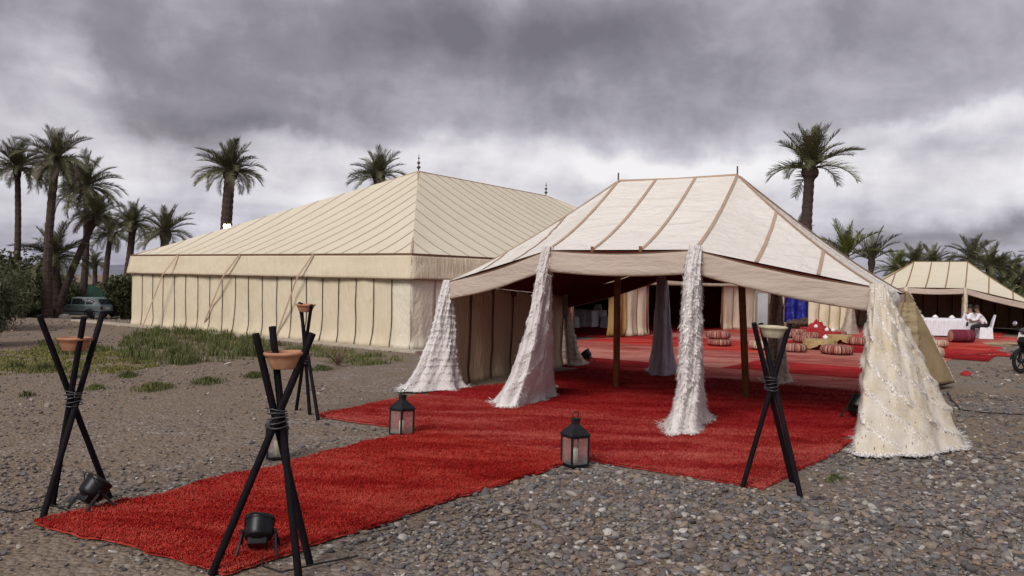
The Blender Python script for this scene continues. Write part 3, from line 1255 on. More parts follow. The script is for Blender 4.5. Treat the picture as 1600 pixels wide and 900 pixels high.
EA = ptz(856, 390, 12.55, 2.42)
EB = ptz(1086, 388, 10.95, 2.40)
EC = ptz(700, 440, 14.6, 1.90)
ED = ptz(1372, 450, 10.7, 1.94)
EH = ptz(1412, 458, 15.6, 1.86)
EE = ptz(882, 467, 18.9, 1.66)
EF = ptz(1034, 440, 17.5, 2.36)
EG = ptz(1213, 440, 16.3, 2.36)
ER1 = ptz(966, 288, 15.2, 3.84)
ER2 = ptz(1152, 276, 14.2, 3.86)
ent = thing('entrance_tent', ((EA + EG) / 2).xy.to_3d(), 'open white canvas tent with ridge roof, tan seams and draped posts over red rugs', 'tent')
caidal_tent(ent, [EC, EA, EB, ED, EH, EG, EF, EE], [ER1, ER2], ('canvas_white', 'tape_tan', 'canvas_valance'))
for (top, fpx) in ((ER1, (963, 606)), (ER2, (1166, 622))):
    f = G(*fpx)
    tent_pole(ent, Vector((f.x, f.y, 0)), top - Vector((0, 0, .02)), 0.062)
    MB().tube([top - Vector((0, 0, .05)), top + Vector((0, 0, .16))], 0.014, 8).build('pole_spike', 'finial_metal', ent)
for p, fp in ((EA, (838, 620)), (EB, (1076, 664)), (EC, (688, 604)), (ED, (1400, 690)), (EE, (888, 567)), (EF, (1036, 582)), (EG, (1213, 594)), (EH, None)):
    f = G(*fp) if fp else p
    tent_pole(ent, Vector((f.x, f.y, 0)), p + Vector((0, 0, .03)), 0.035, 'pole_wood', 'eave_pole')
# small wooden toggles on the front eave
for (a, b, u) in ((EA, EB, .33), (EA, EB, .66), (EA, EB, 0.0), (EA, EB, 1.0)):
    p = lerp(a, b, u)
    MB().box((-.02, -.02, -.03), (.02, .02, .05), Matrix.Translation(p + Vector((0, 0, 0.0)))).build('toggle', 'pole_wood', ent)


def cloth_wall(root, p, q, z0, z1, mat, n, billow=0.04, tape='tape_brown', tw=0.03, name='wall_panel', inner=None, seed=0.0, gather=0.0, lines=True):
    """hanging wall cloth from p to q, in n widths joined by tapes"""
    d = (q - p)
    L = Vector((d.x, d.y, 0)).length
    nrm = Vector((d.y, -d.x, 0)).normalized()

    def fn(s, v):
        w = lerp(p, q, s)
        zt = z1(s) if callable(z1) else z1
        x = s * L
        o = billow * (math.sin(s * n * math.pi) ** 2 - 0.5) * (0.2 + v)
        o += 0.05 * v * nz(x * 1.6, v * 1.2, seed) + 0.03 * nz(x * 3.5, v * 2.2, seed + 4) * (0.3 + v)
        o += gather * v * math.sin(x * 9 + 2 * nz(x, 0, seed))
        if v > 0.85:
            o += 0.10 * (v - 0.85) / 0.15 * (0.6 + 0.6 * nz(x * 2.2, 7, seed))
        z = lerp(zt, z0, v)
        lat = (0.16 * sstep(.6, 1, v) * (nz(x * 0.9, 1.5, seed) - .25) + 0.03 * nz(x * 1.7, v * 3, seed + 2)) * (1 if 0.002 < s < .998 else 0)
        return Vector((w.x, w.y, z)) + nrm * o + d.normalized() * lat
    for k in range(n):
        m = MB().grid(lambda u, v, k=k: fn((k + u) / n, v), 8, 16)
        mm = mat(k) if callable(mat) else mat
        m.build(name, mm, root, smooth=True, solid=0.004)
        if k > 0 and lines:
            pts = [fn(k / n, j / 14) + nrm * 0.008 for j in range(15)]
            ribbon(pts, tw, None, 0.003, [nrm] * 15).build('seam_tape', tape, root)
            if inner:
                pts = [fn(k / n, j / 14) - nrm * 0.008 for j in range(15)]
                ribbon(pts, tw, None, 0.003, [-nrm] * 15).build('seam_tape', inner, root)
    return fn


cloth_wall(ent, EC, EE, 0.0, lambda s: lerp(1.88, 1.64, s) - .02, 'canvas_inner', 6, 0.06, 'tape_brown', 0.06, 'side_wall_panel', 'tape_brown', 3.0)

# --- the big marquee
BR = G(640, 548)
BL = G(205, 508)
LK = Vector((0.662, 0.75, 0)).normalized()
BK = BR + LK * 21.4
BKL = BL + LK * 21.4
EV = 2.62
VB = 1.93
M1 = ptz(654, 268, 31.8, 0)
M1.z = CAM_H + ray(654, 268).z / ray(654, 268).y * 31.8
M2 = PD(853, 306, 39.6)
big = thing('marquee_tent', ((BR + BKL) / 2).xy.to_3d(), 'huge cream canvas marquee with hipped roof, dark wall seams and ball finials', 'tent')
up = lambda p, z: Vector((p.x, p.y, z))


def roof_face(P, Q, T1, T2, n, mat, tape, tw=0.028, whole=False):
    d = (Q - P)
    L = d.length
    dn = d / L
    a = (T1 - P).dot(dn)
    b = (T2 - P).dot(dn)

    def top(s):
        if s <= a:
            return lerp(P, T1, s / a)
        if s >= b:
            return lerp(Q, T2, (L - s) / (L - b))
        return lerp(T1, T2, (s - a) / max(1e-6, b - a))
    nrm = (Q - P).cross(T1 - P).normalized()
    if nrm.z < 0:
        nrm = -nrm
    ss = sorted(set([L * i / n for i in range(n + 1)]))
    for i in range(len(ss) - 1):
        s0, s1 = ss[i], ss[i + 1]

        def fn(u, v):
            s = lerp(s0, s1, u)
            w = lerp(P + dn * s, top(s), v)
            full = (T1 - P).length
            hh = (top(s) - (P + dn * s)).length
            sg = -0.16 * math.sin(math.pi * v) * min(1, hh / 8)
            return w + nrm * (sg - 0.012 * math.sin(math.pi * u) * math.sin(math.pi * v))
        MB().grid(fn, 4, 10).build('roof_panel', mat, big, smooth=True)
        if i > 0 and (top(s0) - (P + dn * s0)).length > 0.3:
            pts = [fn(0, j / 10) for j in range(11)]
            ribbon(pts, tw, None, 0.010, [nrm] * 11).build('seam_tape', tape, big)
    return nrm


eR, eL, eK, eKL = up(BR, EV), up(BL, EV + .02), up(BK, EV), up(BKL, EV)
roof_face(eR, eL, M1, M1, 20, 'canvas_cream', 'tape_gold')
roof_face(eR, eK, M1, M2, 28, 'canvas_cream', 'tape_gold')
for (P_, Q_, T_, U_) in ((eL, eKL, M1, M2), (eKL, eK, M2, M2)):
    dd = (Q_ - P_)
    m = MB().grid(lambda u, v: lerp(lerp(P_, Q_, u), lerp(T_, U_, u), v), 10, 8)
    m.build('roof_panel', 'canvas_cream', big, smooth=True)
for (c, t) in ((eR, M1), (eL, M1), (eK, M2), (eKL, M2)):
    MB().tube([lerp(c, t, i / 8) - Vector((0, 0, 0.08 * math.sin(math.pi * i / 8))) for i in range(9)], 0.035, 6).build('hip_tape', 'tape_tan', big)
MB().tube([M1, M2], 0.03, 6).build('ridge_rope', 'tape_tan', big)
for Mx in (M1, M2):
    prof = [(0.025, -0.1), (0.022, 0.12), (0.05, 0.15), (0.10, 0.22), (0.05, 0.30), (0.02, 0.33), (0.018, .38), (0.07, 0.43), (0.085, 0.47), (0.045, 0.54), (0.015, .57), (.012, .66),
            (0.05, 0.70), (0.02, 0.76), (0.006, 0.95)]
    MB().lathe([(r_ * .85, z_ * .72) for r_, z_ in prof], 14, Mx).build('finial', 'finial_metal', big, smooth=True)
for Mx in (M1, M2):
    tent_pole(big, up(Mx, 0), Mx - Vector((0, 0, .1)), 0.10)


def big_valance(p, q, seed):
    d = (q - p).normalized()
    nrm = Vector((d.y, -d.x, 0))
    if nrm.dot((p + q) / 2 - up((BR + BKL) / 2, EV)) < 0:
        nrm = -nrm
    L = (q - p).length

    def vf(u, v):
        w = lerp(p - d * (0.05 + .10 * v), q + d * (0.05 + .10 * v), u)
        x = u * L
        o = 0.05 + v * (0.09 + 0.05 * nz(x * 0.6, seed) + 0.03 * math.sin(x * 2.1 + seed)) + 0.03 * math.sin(v * math.pi) * nz(x * 0.5, v * 2, seed)
        return w + nrm * o + Vector((0, 0, -v * (EV - VB) + 0.015 * v * nz(x * 1.3, 3, seed)))
    MB().grid(vf, int(L * 5), 8).build('valance', 'canvas_wall', big, smooth=True, solid=0.004)
    n = int(L * 2)
    for v, wd, mt in ((0.0, 0.06, 'tape_brown'), (0.985, 0.03, 'tape_brown')):
        pts = [vf(j / n, v) + nrm * 0.006 for j in range(n + 1)]
        ribbon(pts, wd, Vector((0, 0, 1)), 0.004, [nrm] * (n + 1)).build('piping', mt, big)


big_valance(eR, eL, 1.0)
big_valance(eR, eK, 2.0)
big_valance(eL, eKL, 3.0)
big_valance(eK, eKL, 4.0)
NW = 20
cloth_wall(big, up(BL, 0), up(BR, 0), 0.02, VB + .12, lambda k: 'canvas_new' if k == NW - 1 else 'canvas_wall', NW, 0.05, 'tape_dark', 0.035, seed=1.0)
cloth_wall(big, up(BKL, 0), up(BL, 0), 0.02, VB + .12, 'canvas_wall', 28, 0.05, 'tape_dark', 0.035, seed=2.0, lines=False)
cloth_wall(big, up(BK, 0), up(BKL, 0), 0.02, VB + .12, 'canvas_wall', 20, 0.05, 'tape_dark', 0.035, seed=2.5, lines=False)


def on_long(px):
    """distance along the court side of the marquee at a photo column"""
    best = None
    for i in range(2200):
        p = BR + LK * (i * 0.01)
        d = ray(px, 500)
        e = abs(p.x / p.y - d.x / d.y)
        if best is None or e < best[0]:
            best = (e, i * 0.01)
    return best[1]


sA, sB, sC, sD = on_long(894), on_long(970), on_long(1011), on_long(1128)
cloth_wall(big, up(BR, 0), up(BR + LK * sA, 0), 0.02, VB + .12, lambda k: 'canvas_new', 8, 0.05, 'tape_tan', 0.05, seed=3.0)
cloth_wall(big, up(BR + LK * sD, 0), up(BK, 0), 0.02, VB + .12, 'canvas_wall', 3, 0.10, 'tape_dark', 0.035, seed=3.6, gather=0.05)
# gathered door curtain with its yellow inner face
cloth_wall(big, up(BR + LK * (sB + .35), 0), up(BR + LK * (sC + .1), 0), 0.03, VB + .12, 'canvas_wall', 2, 0.2, 'tape_tan', 0.03, 'door_curtain', seed=5.0, gather=0.12)
cA = BR + LK * (sB + .3)
inn = Vector((-LK.y, LK.x, 0))
cloth_wall(big, up(cA, 0), up(cA + inn * 0.25 - LK * .75, 0), 0.03, VB + .12, 'canvas_yellow', 1, 0.1, 'tape_tan', 0.03, 'curtain_lining', seed=6.0, gather=0.08)
for s in (sA, sB, sC, sD):
    tent_pole(big, up(BR + LK * s, 0), up(BR + LK * s, EV), 0.05)
# dark red sheets added inside walls and roof to keep the interior dark
for (a_, b_) in ((BKL, BL), (BL, BR), (BK, BKL), (BR, BR + LK * sA)):
    ci = (BR + BKL) / 2
    ia, ib = up(lerp(a_, ci, .035), 0), up(lerp(b_, ci, .035), 0)
    MB().grid(lambda u, v: up(lerp(ia, ib, u), lerp(EV - .1, .02, v)) + Vector((.04 * math.sin(u * 80), .04 * math.cos(u * 70), 0)), 80, 4).build('wall_shade_sheet', 'lining_red', big, smooth=True)
for (a_, b_, t_, u_) in ((eR, eL, M1, M1), (eR, eK, M1, M2), (eL, eKL, M1, M2), (eK, eKL, M2, M2)):
    MB().grid(lambda u, v: lerp(lerp(a_, b_, u), lerp(t_, u_, u), v) - Vector((0, 0, .24)), 8, 8).build('roof_shade_sheet', 'lining_red', big, smooth=True)
# straps from the eave down to the ground
nLR = Vector((-(BL - BR).y, (BL - BR).x, 0)).normalized()
if nLR.y > 0:
    nLR = -nLR
for (tx, ty, bx, by) in ((282, 401, 241, 512), (379, 398, 332, 517), (494, 394, 449, 528)):
    # top on the eave line, foot on the ground in front of the wall
    d = ray(tx, ty)
    best = min(((abs((lerp(eR, eL, i / 400).x) / lerp(eR, eL, i / 400).y - d.x / d.y), i) for i in range(401)))
    top = lerp(eR, eL, best[1] / 400) + nLR * 0.09
    vb = Vector((top.x, top.y, VB)) + nLR * 0.16
    foot = G(bx, by)
    pts = [top, lerp(top, vb, .5) + nLR * .05, vb + nLR * 0.02]
    mid = lerp(top, foot, (EV - VB) / EV)
    pts = [top + nLR * 0.02, mid + nLR * 0.34, lerp(mid, foot, .5) + nLR * 0.40, foot + nLR * .46]
    ribbon(pts, 0.06, None, 0.0, [nLR] * 4).build('guy_strap', 'tape_tan', big, solid=0.006)
# concrete strip under the wall
kerb = MB()
d_ = (BL - BR).normalized()
for i in range(9):
    L_ = (BL - BR).length + 4.5
    a, b = BR - d_ * 0.6 + d_ * (L_ * i / 9), BR - d_ * 0.6 + d_ * (L_ * (i + 1) / 9 - 0.012)
    k = MB()
    zt = 0.05
    pr = [a + nLR * 0.42, b + nLR * 0.42, b - nLR * 0.06, a - nLR * 0.06]
    kk = len(k.v)
    for z in (-0.05, zt):
        k.v += [(p.x, p.y, z + gz(p.x, p.y)) for p in pr]
    k.f += [(3, 2, 1, 0), (4, 5, 6, 7), (0, 1, 5, 4), (1, 2, 6, 5), (2, 3, 7, 6), (3, 0, 4, 7)]
    if i == 0:
        slab = k.build('kerb_slab', 'concrete', bevel=0.012)
        tag(slab, 'pale concrete kerb strip along the foot of the big tent', None, None, 'structure')
    else:
        k.build('kerb_slab', 'concrete', slab, bevel=0.012)
# rug inside the marquee
w_in = Vector((-LK.y, LK.x, 0))
p0, p1 = BR + LK * 9 + w_in * 0.2, BR + LK * 21 + w_in * .2
rug([p0, p1, p1 + w_in * 9, p0 + w_in * 9], 'inside_rug', 'carpet_deep', 'dark red rug on the floor inside the big cream tent', None, 0.008, 0.3)

# --- the small far tent on the right
FA = ptz(1415, 456, 38.2, 2.08)
FB = ptz(1508, 455, 37.7, 2.10)
FC = ptz(1330, 462, 37.0, 1.72)
FD = ptz(1622, 480, 35.0, 1.42)
FH = ptz(1600, 470, 43.5, 1.6)
FG = ptz(1512, 450, 44.6, 2.1)
FF = ptz(1420, 450, 45.0, 2.1)
FE = ptz(1318, 462, 43.5, 1.7)
FR1 = PD(1428, 409, 41.2)
FR2 = PD(1512, 409, 41.0)
far = thing('far_tent', ((FA + FG) / 2).xy.to_3d(), 'small cream canvas tent with open dark interior beyond the court, palms behind it', 'tent')
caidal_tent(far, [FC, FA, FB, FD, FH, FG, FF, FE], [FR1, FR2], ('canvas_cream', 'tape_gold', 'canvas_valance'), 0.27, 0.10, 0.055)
for p in (FA, FB, FC, FD, FE, FF, FG, FH):
    tent_pole(far, up(p, 0), p, 0.035, 'pole_wood', 'eave_pole')
for p in (FR1, FR2):
    tent_pole(far, up(p, 0), p - Vector((0, 0, .02)), 0.05)
for (a, b, s, za, zb) in ((FE, FF, 11, 1.62, 2.0), (FF, FG, 12, 2.0, 2.0), (FG, FH, 13, 2.0, 1.5), (FH, FD, 14, 1.5, 1.3)):
    cloth_wall(far, up(a, 0), up(b, 0), 0.02, lambda q, za=za, zb=zb: lerp(za, zb, q), 'canvas_inner', 4, 0.06, 'tape_brown', 0.05, 'back_wall_panel', None, s)
cloth_wall(far, up(G(1263, 517), 0), up(FC, 0), 0.02, 1.66, 'canvas_wall', 4, 0.10, 'tape_gold', 0.05, 'side_wall_panel', None, 15, 0.04)

# ------------------------------------------------------------------ woollen drapes on the posts
def catmull(P, u):
    n = len(P)
    x = u * n
    i = int(math.floor(x)) % n
    t = x - math.floor(x)
    p0, p1, p2, p3 = P[(i - 1) % n], P[i], P[(i + 1) % n], P[(i + 2) % n]
    return 0.5 * ((2 * p1) + (-p0 + p2) * t + (2 * p0 - 5 * p1 + 4 * p2 - p3) * t * t + (-p0 + 3 * p1 - 3 * p2 + p3) * t * t * t)


def drape(name, top, base_px, cloth, wool, label, group=None, top_r=0.075, folds=7, fold_amp=0.06, rows=9, row_tufts=70, all_over=0,
          blade=(0.03, 0.075), seed=0.0, bulge=0.9, hem=320, hang=1.0, ground_z=0.02, spike=0.004, slope=0.4, prof=((0, 0), (.12, .10), (.5, .33), (.8, .64), (1, 1)), ridge=0.03):
    base = [Vector((p.x, p.y, 0)) for p in [G(*q) if not isinstance(q, Vector) else q for q in base_px]]
    ctr = sum(base, Vector()) / len(base)
    order = sorted(base, key=lambda p: math.atan2(p.y - ctr.y, p.x - ctr.x))
    a0 = math.atan2(order[0].y - ctr.y, order[0].x - ctr.x)
    H = top.z - ground_z

    def fn(u, v):
        u = u % 1.0
        an = a0 + u * 2 * math.pi
        tp = Vector((top.x + math.cos(an) * top_r, top.y + math.sin(an) * top_r, top.z))
        bp = catmull(order, u)
        w = 1.0
        for (v0_, w0_), (v1_, w1_) in zip(prof[:-1], prof[1:]):
            if v <= v1_:
                w = lerp(w0_, w1_, (v - v0_) / (v1_ - v0_))
                break
        p = lerp(tp, bp, w)
        rad = Vector((p.x - lerp(top.x, ctr.x, w), p.y - lerp(top.y, ctr.y, w), 0))
        rn = rad.normalized() if rad.length > 1e-5 else Vector((1, 0, 0))
        f = fold_amp * (0.18 + w) * (math.sin(u * folds * 2 * math.pi + 1.3 * math.sin(v * 3 + seed)) * 0.6 + 1.1 * nz(math.cos(an) * 2.3, math.sin(an) * 2.3 + v * 1.6, seed))
        f += 0.03 * nz(math.cos(an) * 5, math.sin(an) * 5 + v * 7, seed + 8)
        ph = ((v - slope * (u - 0.5)) + abs(slope) / 2) / (1 + abs(slope)) * rows
        f += ridge * min(1, v * 4) * max(0.0, math.cos(2 * math.pi * (ph - 0.5)) + .55 * nz(math.cos(an) * 4, math.sin(an) * 4 + v * 5, seed + 2)) ** 2 * (0.55 + 0.6 * nz(an * 2.2, v * 6, seed + 1))
        p = p + rn * f
        z = top.z - H * v
        if v > 0.94:        # hem spreads on the floor
            q = (v - 0.94) / 0.06
            p = p + rn * (0.11 * q * (0.7 + 0.9 * nz(an * 1.4, seed, 3)) + 0.05 * q * math.sin(u * 40 + seed))
            z = lerp(top.z - H * 0.94, ground_z, min(1, q * 1.7)) if q < 0.6 else ground_z + 0.018 * abs(nz(an * 6, q * 4, seed))
        return Vector((p.x, p.y, max(z, ground_z)))
    root = thing(name, (ctr.x, ctr.y, 0), label, 'drape', group)
    nu, nv = 96, 110
    m = MB().grid(fn, nu, nv, close_u=True)
    me = bpy.data.meshes.new('blanket')
    me.from_pydata(m.v, [], m.f)
    uvl = me.uv_layers.new(name='UVMap')
    per = sum((order[i] - order[i - 1]).length for i in range(len(order)))
    data = np.zeros(len(me.loops) * 2, 'f')
    for pl in me.polygons:
        for li in pl.loop_indices:
            vi = me.loops[li].vertex_index
            i, j = vi % nu, vi // nu
            uu = i / nu
            if pl.vertices[1] % nu == 0 and i == 0:
                uu = 1.0
            data[li * 2] = uu * max(0.5, per * 0.75)
            data[li * 2 + 1] = j / nv * H
    uvl.data.foreach_set('uv', data)
    me.polygons.foreach_set('use_smooth', [True] * len(me.polygons))
    me.materials.append(MAT[cloth])
    o = bpy.data.objects.new('blanket', me)
    COL.objects.link(o)
    attach(o, root)
    # wool tufts: knotted rows across the cloth, loose all over where asked, and a fringe at the hem
    V, Fc = [], []

    def tuft(u, v, ln, out=0.35):
        p = fn(u, v)
        e = 0.01
        du = fn(u + e, v) - fn(u - e, v)
        dv = fn(u, min(1, v + e)) - fn(u, max(0, v - e))
        n = du.cross(dv)
        if n.length < 1e-9:
            return
        n.normalize()
        if n.dot(p - Vector((lerp(top.x, ctr.x, v), lerp(top.y, ctr.y, v), p.z))) < 0:
            n = -n
        dn = dv.normalized()
        sdn = du.normalized()
        for _ in range(3):
            d = (dn * random.uniform(0.4, 1.0) + n * random.uniform(0.05, out * 2) + sdn * random.gauss(0, 0.45)).normalized() * ln * random.uniform(0.6, 1.3)
            d.z -= 0.012 * hang
            w = sdn * spike * random.uniform(0.7, 1.5)
            i = len(V)
            p1 = p + d * 0.55 + n * ln * 0.22
            p2 = p + d
            for q in (p - w, p + w, p1 + w * .9, p1 - w * .9, p2):
                V.append((q.x, q.y, max(q.z, ground_z + 0.002)))
            Fc.append((i, i + 1, i + 2, i + 3))
            Fc.append((i + 3, i + 2, i + 4))
    for r in range(rows):
        v0 = -abs(slope) / 2 + (1 + abs(slope)) * (r + 0.5) / rows
        for q in range(row_tufts):
            u = q / row_tufts + random.uniform(-.006, .006)
            v = v0 + slope * (u - 0.5) + 0.012 * math.sin(u * 30 + r)
            if 0.01 < v < 0.99 and random.random() < 0.35 + 0.65 * v:
                tuft(u, v + random.gauss(0, 0.009), random.uniform(*blade))
    for _ in range(all_over):
        v = random.random() ** 0.75
        tuft(random.random(), v * 0.985 + 0.01, random.uniform(*blade), 0.5)
    for _ in range(hem):
        tuft(random.random(), random.uniform(0.965, 1.0), random.uniform(0.05, 0.11), 0.15)
    mm = MB()
    mm.v, mm.f = V, Fc
    w = mm.build('wool_fringe', wool, root)
    tag(w, None, None, None, 'stuff')
    return root


def back_of(p, dx, dy):
    return Vector((p.x + dx, p.y + dy, 0))


drape('post_drape', EC + Vector((0, 0, .03)), [(630, 612), (652, 613), (700, 611), (722, 606), (690, 597), (650, 600)], 'handira_white', 'wool_white',
      'pale grey white wool drape on the low corner post beside the big tent', rows=16, row_tufts=80, all_over=1100, seed=1, blade=(.015, .03), fold_amp=0.045, slope=0.02)
drape('post_drape', EA + Vector((0, 0, .05)), [(772, 633), (800, 639), (838, 628), (866, 618), (860, 606), (800, 620)], 'handira_white', 'wool_white',
      'lilac white sequined wool drape sweeping forward from the front post next to the lanterns', rows=10, row_tufts=80, all_over=900, seed=2, blade=(.018, .042), fold_amp=0.06, slope=-0.7, ridge=.035)
drape('post_drape', EB + Vector((0, 0, .06)), [(1036, 676), (1062, 681), (1096, 672), (1106, 652), (1085, 642), (1052, 656)], 'handira_white', 'wool_white',
      'narrow very shaggy white wool drape on the front post in the middle of the rug', rows=12, row_tufts=90, all_over=2600, seed=3, blade=(.022, .05), fold_amp=0.06, folds=5, slope=-0.6,
      prof=((0, 0), (.10, .22), (.3, .30), (.78, .44), (.92, .70), (1, 1)))
drape('post_drape', ED + Vector((0, 0, .05)), [(1335, 708), (1400, 714), (1462, 708), (1505, 692), (1450, 660), (1368, 672)], 'handira_cream', 'wool_white',
      'wide cream sequined wool drape with diagonal tufted rows on the gravel corner post', rows=13, row_tufts=420, all_over=300, seed=4, blade=(.012, .032), ridge=0.055, spike=0.004, fold_amp=0.055, folds=7,
      hem=900, top_r=0.10, slope=1.1, prof=((0, 0), (.1, .10), (1, 1)))
drape('post_drape', EE + Vector((0, 0, .03)), [(880, 568), (892, 572), (912, 570), (905, 563), (886, 562), (872, 565)], 'handira_brown', 'wool_brown',
      'small brown grey wool drape at the rear end of the tent side wall', rows=14, row_tufts=60, all_over=600, seed=5, blade=(.02, .04), fold_amp=0.04, slope=0.1)
drape('post_drape', EF + Vector((0, 0, .03)), [(1018, 586), (1036, 588), (1056, 585), (1058, 579), (1036, 576), (1019, 578)], 'handira_lilac', 'wool_lilac',
      'smooth lilac grey wool drape on a rear post before the dark doorway', rows=4, row_tufts=40, all_over=350, seed=6, blade=(.02, .045), fold_amp=0.05, folds=6, slope=0.5)
drape('post_drape', EG + Vector((0, 0, .03)), [(1196, 598), (1214, 601), (1232, 597), (1230, 589), (1212, 586), (1197, 590)], 'handira_brown', 'wool_cream',
      'brown and cream wool drape on the rear post behind the pale clay bowl', rows=8, row_tufts=50, all_over=900, seed=7, blade=(.02, .045), fold_amp=0.06, slope=0.3)
# far tent posts
drape('post_drape', FB + Vector((0, 0, .02)), [(1499, 521), (1508, 522), (1516, 521), (1516, 517), (1507, 516), (1499, 518)], 'handira_cream', 'wool_cream',
      'slim cream wool drape on the front post of the far tent', rows=8, row_tufts=40, all_over=200, seed=8, blade=(.025, .05), fold_amp=0.05, hem=120, slope=0.9)
drape('post_drape', FC + Vector((0, 0, .02)), [(1314, 521), (1325, 523), (1340, 521), (1340, 516), (1328, 515), (1315, 517)], 'handira_brown', 'wool_cream',
      'grey cream wool drape on the low corner post of the far tent', rows=8, row_tufts=40, all_over=200, seed=9, blade=(.025, .05), fold_amp=0.05, hem=120, slope=0.2)
drape('post_drape', FA + Vector((0, 0, .02)), [(1408, 521), (1415, 522), (1422, 521), (1422, 517), (1415, 516), (1408, 518)], 'handira_cream', 'wool_cream',
      'cream wool drape on the far tent post hidden behind the tan canvas flap', rows=8, row_tufts=40, all_over=150, seed=10, blade=(.025, .05), fold_amp=0.05, hem=100, slope=0.9)


# the tan canvas flap pegged out from the rear right corner of the entrance tent
def flap():
    t = EH + Vector((0, 0, .04))
    a = G(1444, 612)
    b = G(1492, 605)
    b2 = b + Vector((0, 0, .10))
    a2 = a + Vector((0, 0, .14))
    root = thing('canvas_flap', (t.x, t.y, 0), 'tan brown blanket flap pulled out from the rear corner post of the white tent', 'drape')

    def fn(u, v):
        top = t + Vector((-.09 + .18 * u, 0, 0))
        p = lerp(top, lerp(a2, b2, u), v)
        o = 0.05 * math.sin(u * 3.1) * v + 0.04 * nz(u * 3, v * 4, 1.2)
        return p + Vector((0, -1, 0)) * o
    MB().grid(fn, 20, 30).build('cloth', 'handira_tan', root, smooth=True, solid=0.012)
    MB().grid(lambda u, v: lerp(fn(u, 1.0), lerp(a, b, u) + Vector((-.15, .12, .02)), v), 20, 4).build('turned_hem', 'tape_brown', root, smooth=True, solid=0.008)
    V, Fc = [], []
    for k in range(420):
        e = random.choice((0.0, 1.0, 1.0))
        v = random.random()
        p = fn(e, v)
        d = Vector((random.uniform(-.05, .05), -.02, random.uniform(-.05, .02)))
        i = len(V)
        V += [tuple(p), tuple(p + Vector((0, 0, .012))), tuple(p + d)]
        Fc.append((i, i + 1, i + 2))
    m = MB()
    m.v, m.f = V, Fc
    tag(m.build('edge_fringe', 'wool_cream', root), None, None, None, 'stuff')
    # the gathered white end of the roof cloth and the cream fold under it
    e2 = thing('gathered_canvas', (ED.x + .35, ED.y + 1.2, 0), 'bundled cream canvas wall tied up at the right end of the white tent', 'canvas')
    p0 = PD(1418, 462, 12.6)

    def gf(u, v):
        w = lerp(Vector((p0.x, p0.y, 1.72)), Vector((p0.x + .10, p0.y + .3, 0.06)), v)
        an = u * 2 * math.pi
        r = (0.12 + 0.26 * v) * (1 + 0.22 * math.sin(an * 5 + v * 2) + 0.2 * nz(u * 4, v * 3, 5))
        return w + Vector((math.cos(an) * r, math.sin(an) * r * .8, 0))
    MB().grid(gf, 40, 24, close_u=True).build('hanging_fold', 'canvas_tan', e2, smooth=True)

    def rf(u, v):
        an = u * 2 * math.pi
        q = PD(1384, 462, 11.3)
        w = lerp(q, PD(1404, 466, 12.0), v)
        r = (0.10 + 0.03 * math.sin(v * 3.1)) * (1 + 0.12 * math.sin(an * 3 + v * 6) + .15 * nz(u * 5, v * 5, 3)) * (1 if v < .97 else .5)
        return w + Vector((0, math.cos(an) * r * .7, math.sin(an) * r - 0.03))
    MB().grid(rf, 30, 20, close_u=True).build('rolled_edge', 'canvas_white', e2, smooth=True)


flap()

# ------------------------------------------------------------------ black pole tripods and their bowls
def tripod(feet, cross, label, group, bowl_px, bowl_mat, bowl_label, htop=1.56, r=0.024, bowl_w=0.135):
    F3 = [G(*f) for f in feet]
    c = sum(F3, Vector()) / 3
    X = PD(cross[0], cross[1], c.y)
    X.z = max(0.78, min(1.0, X.z))
    root = thing('pole_tripod', (c.x, c.y, 0), label, 'tripod', group)
    tops = []
    for i, f in enumerate(F3):
        side = (f - c)
        off = Vector((-side.y, side.x, 0)).normalized() * 0.034
        q = X + off
        d = (q - f)
        top = f + d * ((htop + random.uniform(-.02, .02)) / d.z)
        tops.append(top)
        f2 = f + d * (0.0)
        MB().tube([f2 - d.normalized() * 0.006, lerp(f2, top, .5), top], [r * 1.04, r, r * 0.96], 14).build('pole', 'black_pole', root, smooth=False, bevel=0.003)
    wrap = MB()
    for k in range(5):
        z = X.z - 0.05 + 0.025 * k
        pts = []
        for j in range(17):
            an = j / 16 * 2 * math.pi
            rr = 0.062 + 0.005 * math.sin(an * 3 + k)
            pts.append((X.x + math.cos(an) * rr, X.y + math.sin(an) * rr, z + 0.012 * math.sin(an + k)))
        wrap.tube(pts, 0.005, 6, False)
    wrap.build('binding', 'plastic_wrap', root, smooth=True)
    # bowl wedged between the three poles: as low as its rim can sink
    hz = 1.36
    pts3 = [f + (t - f) * ((hz - f.z) / (t.z - f.z)) for f, t in zip(F3, tops)]
    bc = sum(pts3, Vector()) / 3
    q_ = PD(bowl_px[0], bowl_px[1], c.y)
    bc = Vector((q_.x, lerp(bc.y, c.y, .5), q_.z))
    rad = bowl_w
    b = MB()
    prof = [(0.0, 0.0), (0.62, 0.0), (0.66, 0.05), (0.80, 0.42), (0.90, 0.66), (1.0, 0.72), (1.03, 0.80), (1.0, 0.88), (0.93, 0.88), (0.88, 0.78), (0.74, 0.40), (0.60, 0.12), (0.0, 0.10)]
    b.lathe([(x * rad, z * rad * 0.92) for x, z in prof], 36)
    o = b.build('clay_bowl', bowl_mat, smooth=True)
    o.location = (bc.x, bc.y, bc.z - rad * 0.42)
    o.rotation_euler = (random.uniform(-.03, .03), random.uniform(-.03, .03), 0)
    tag(o, bowl_label, 'bowl')
    return root


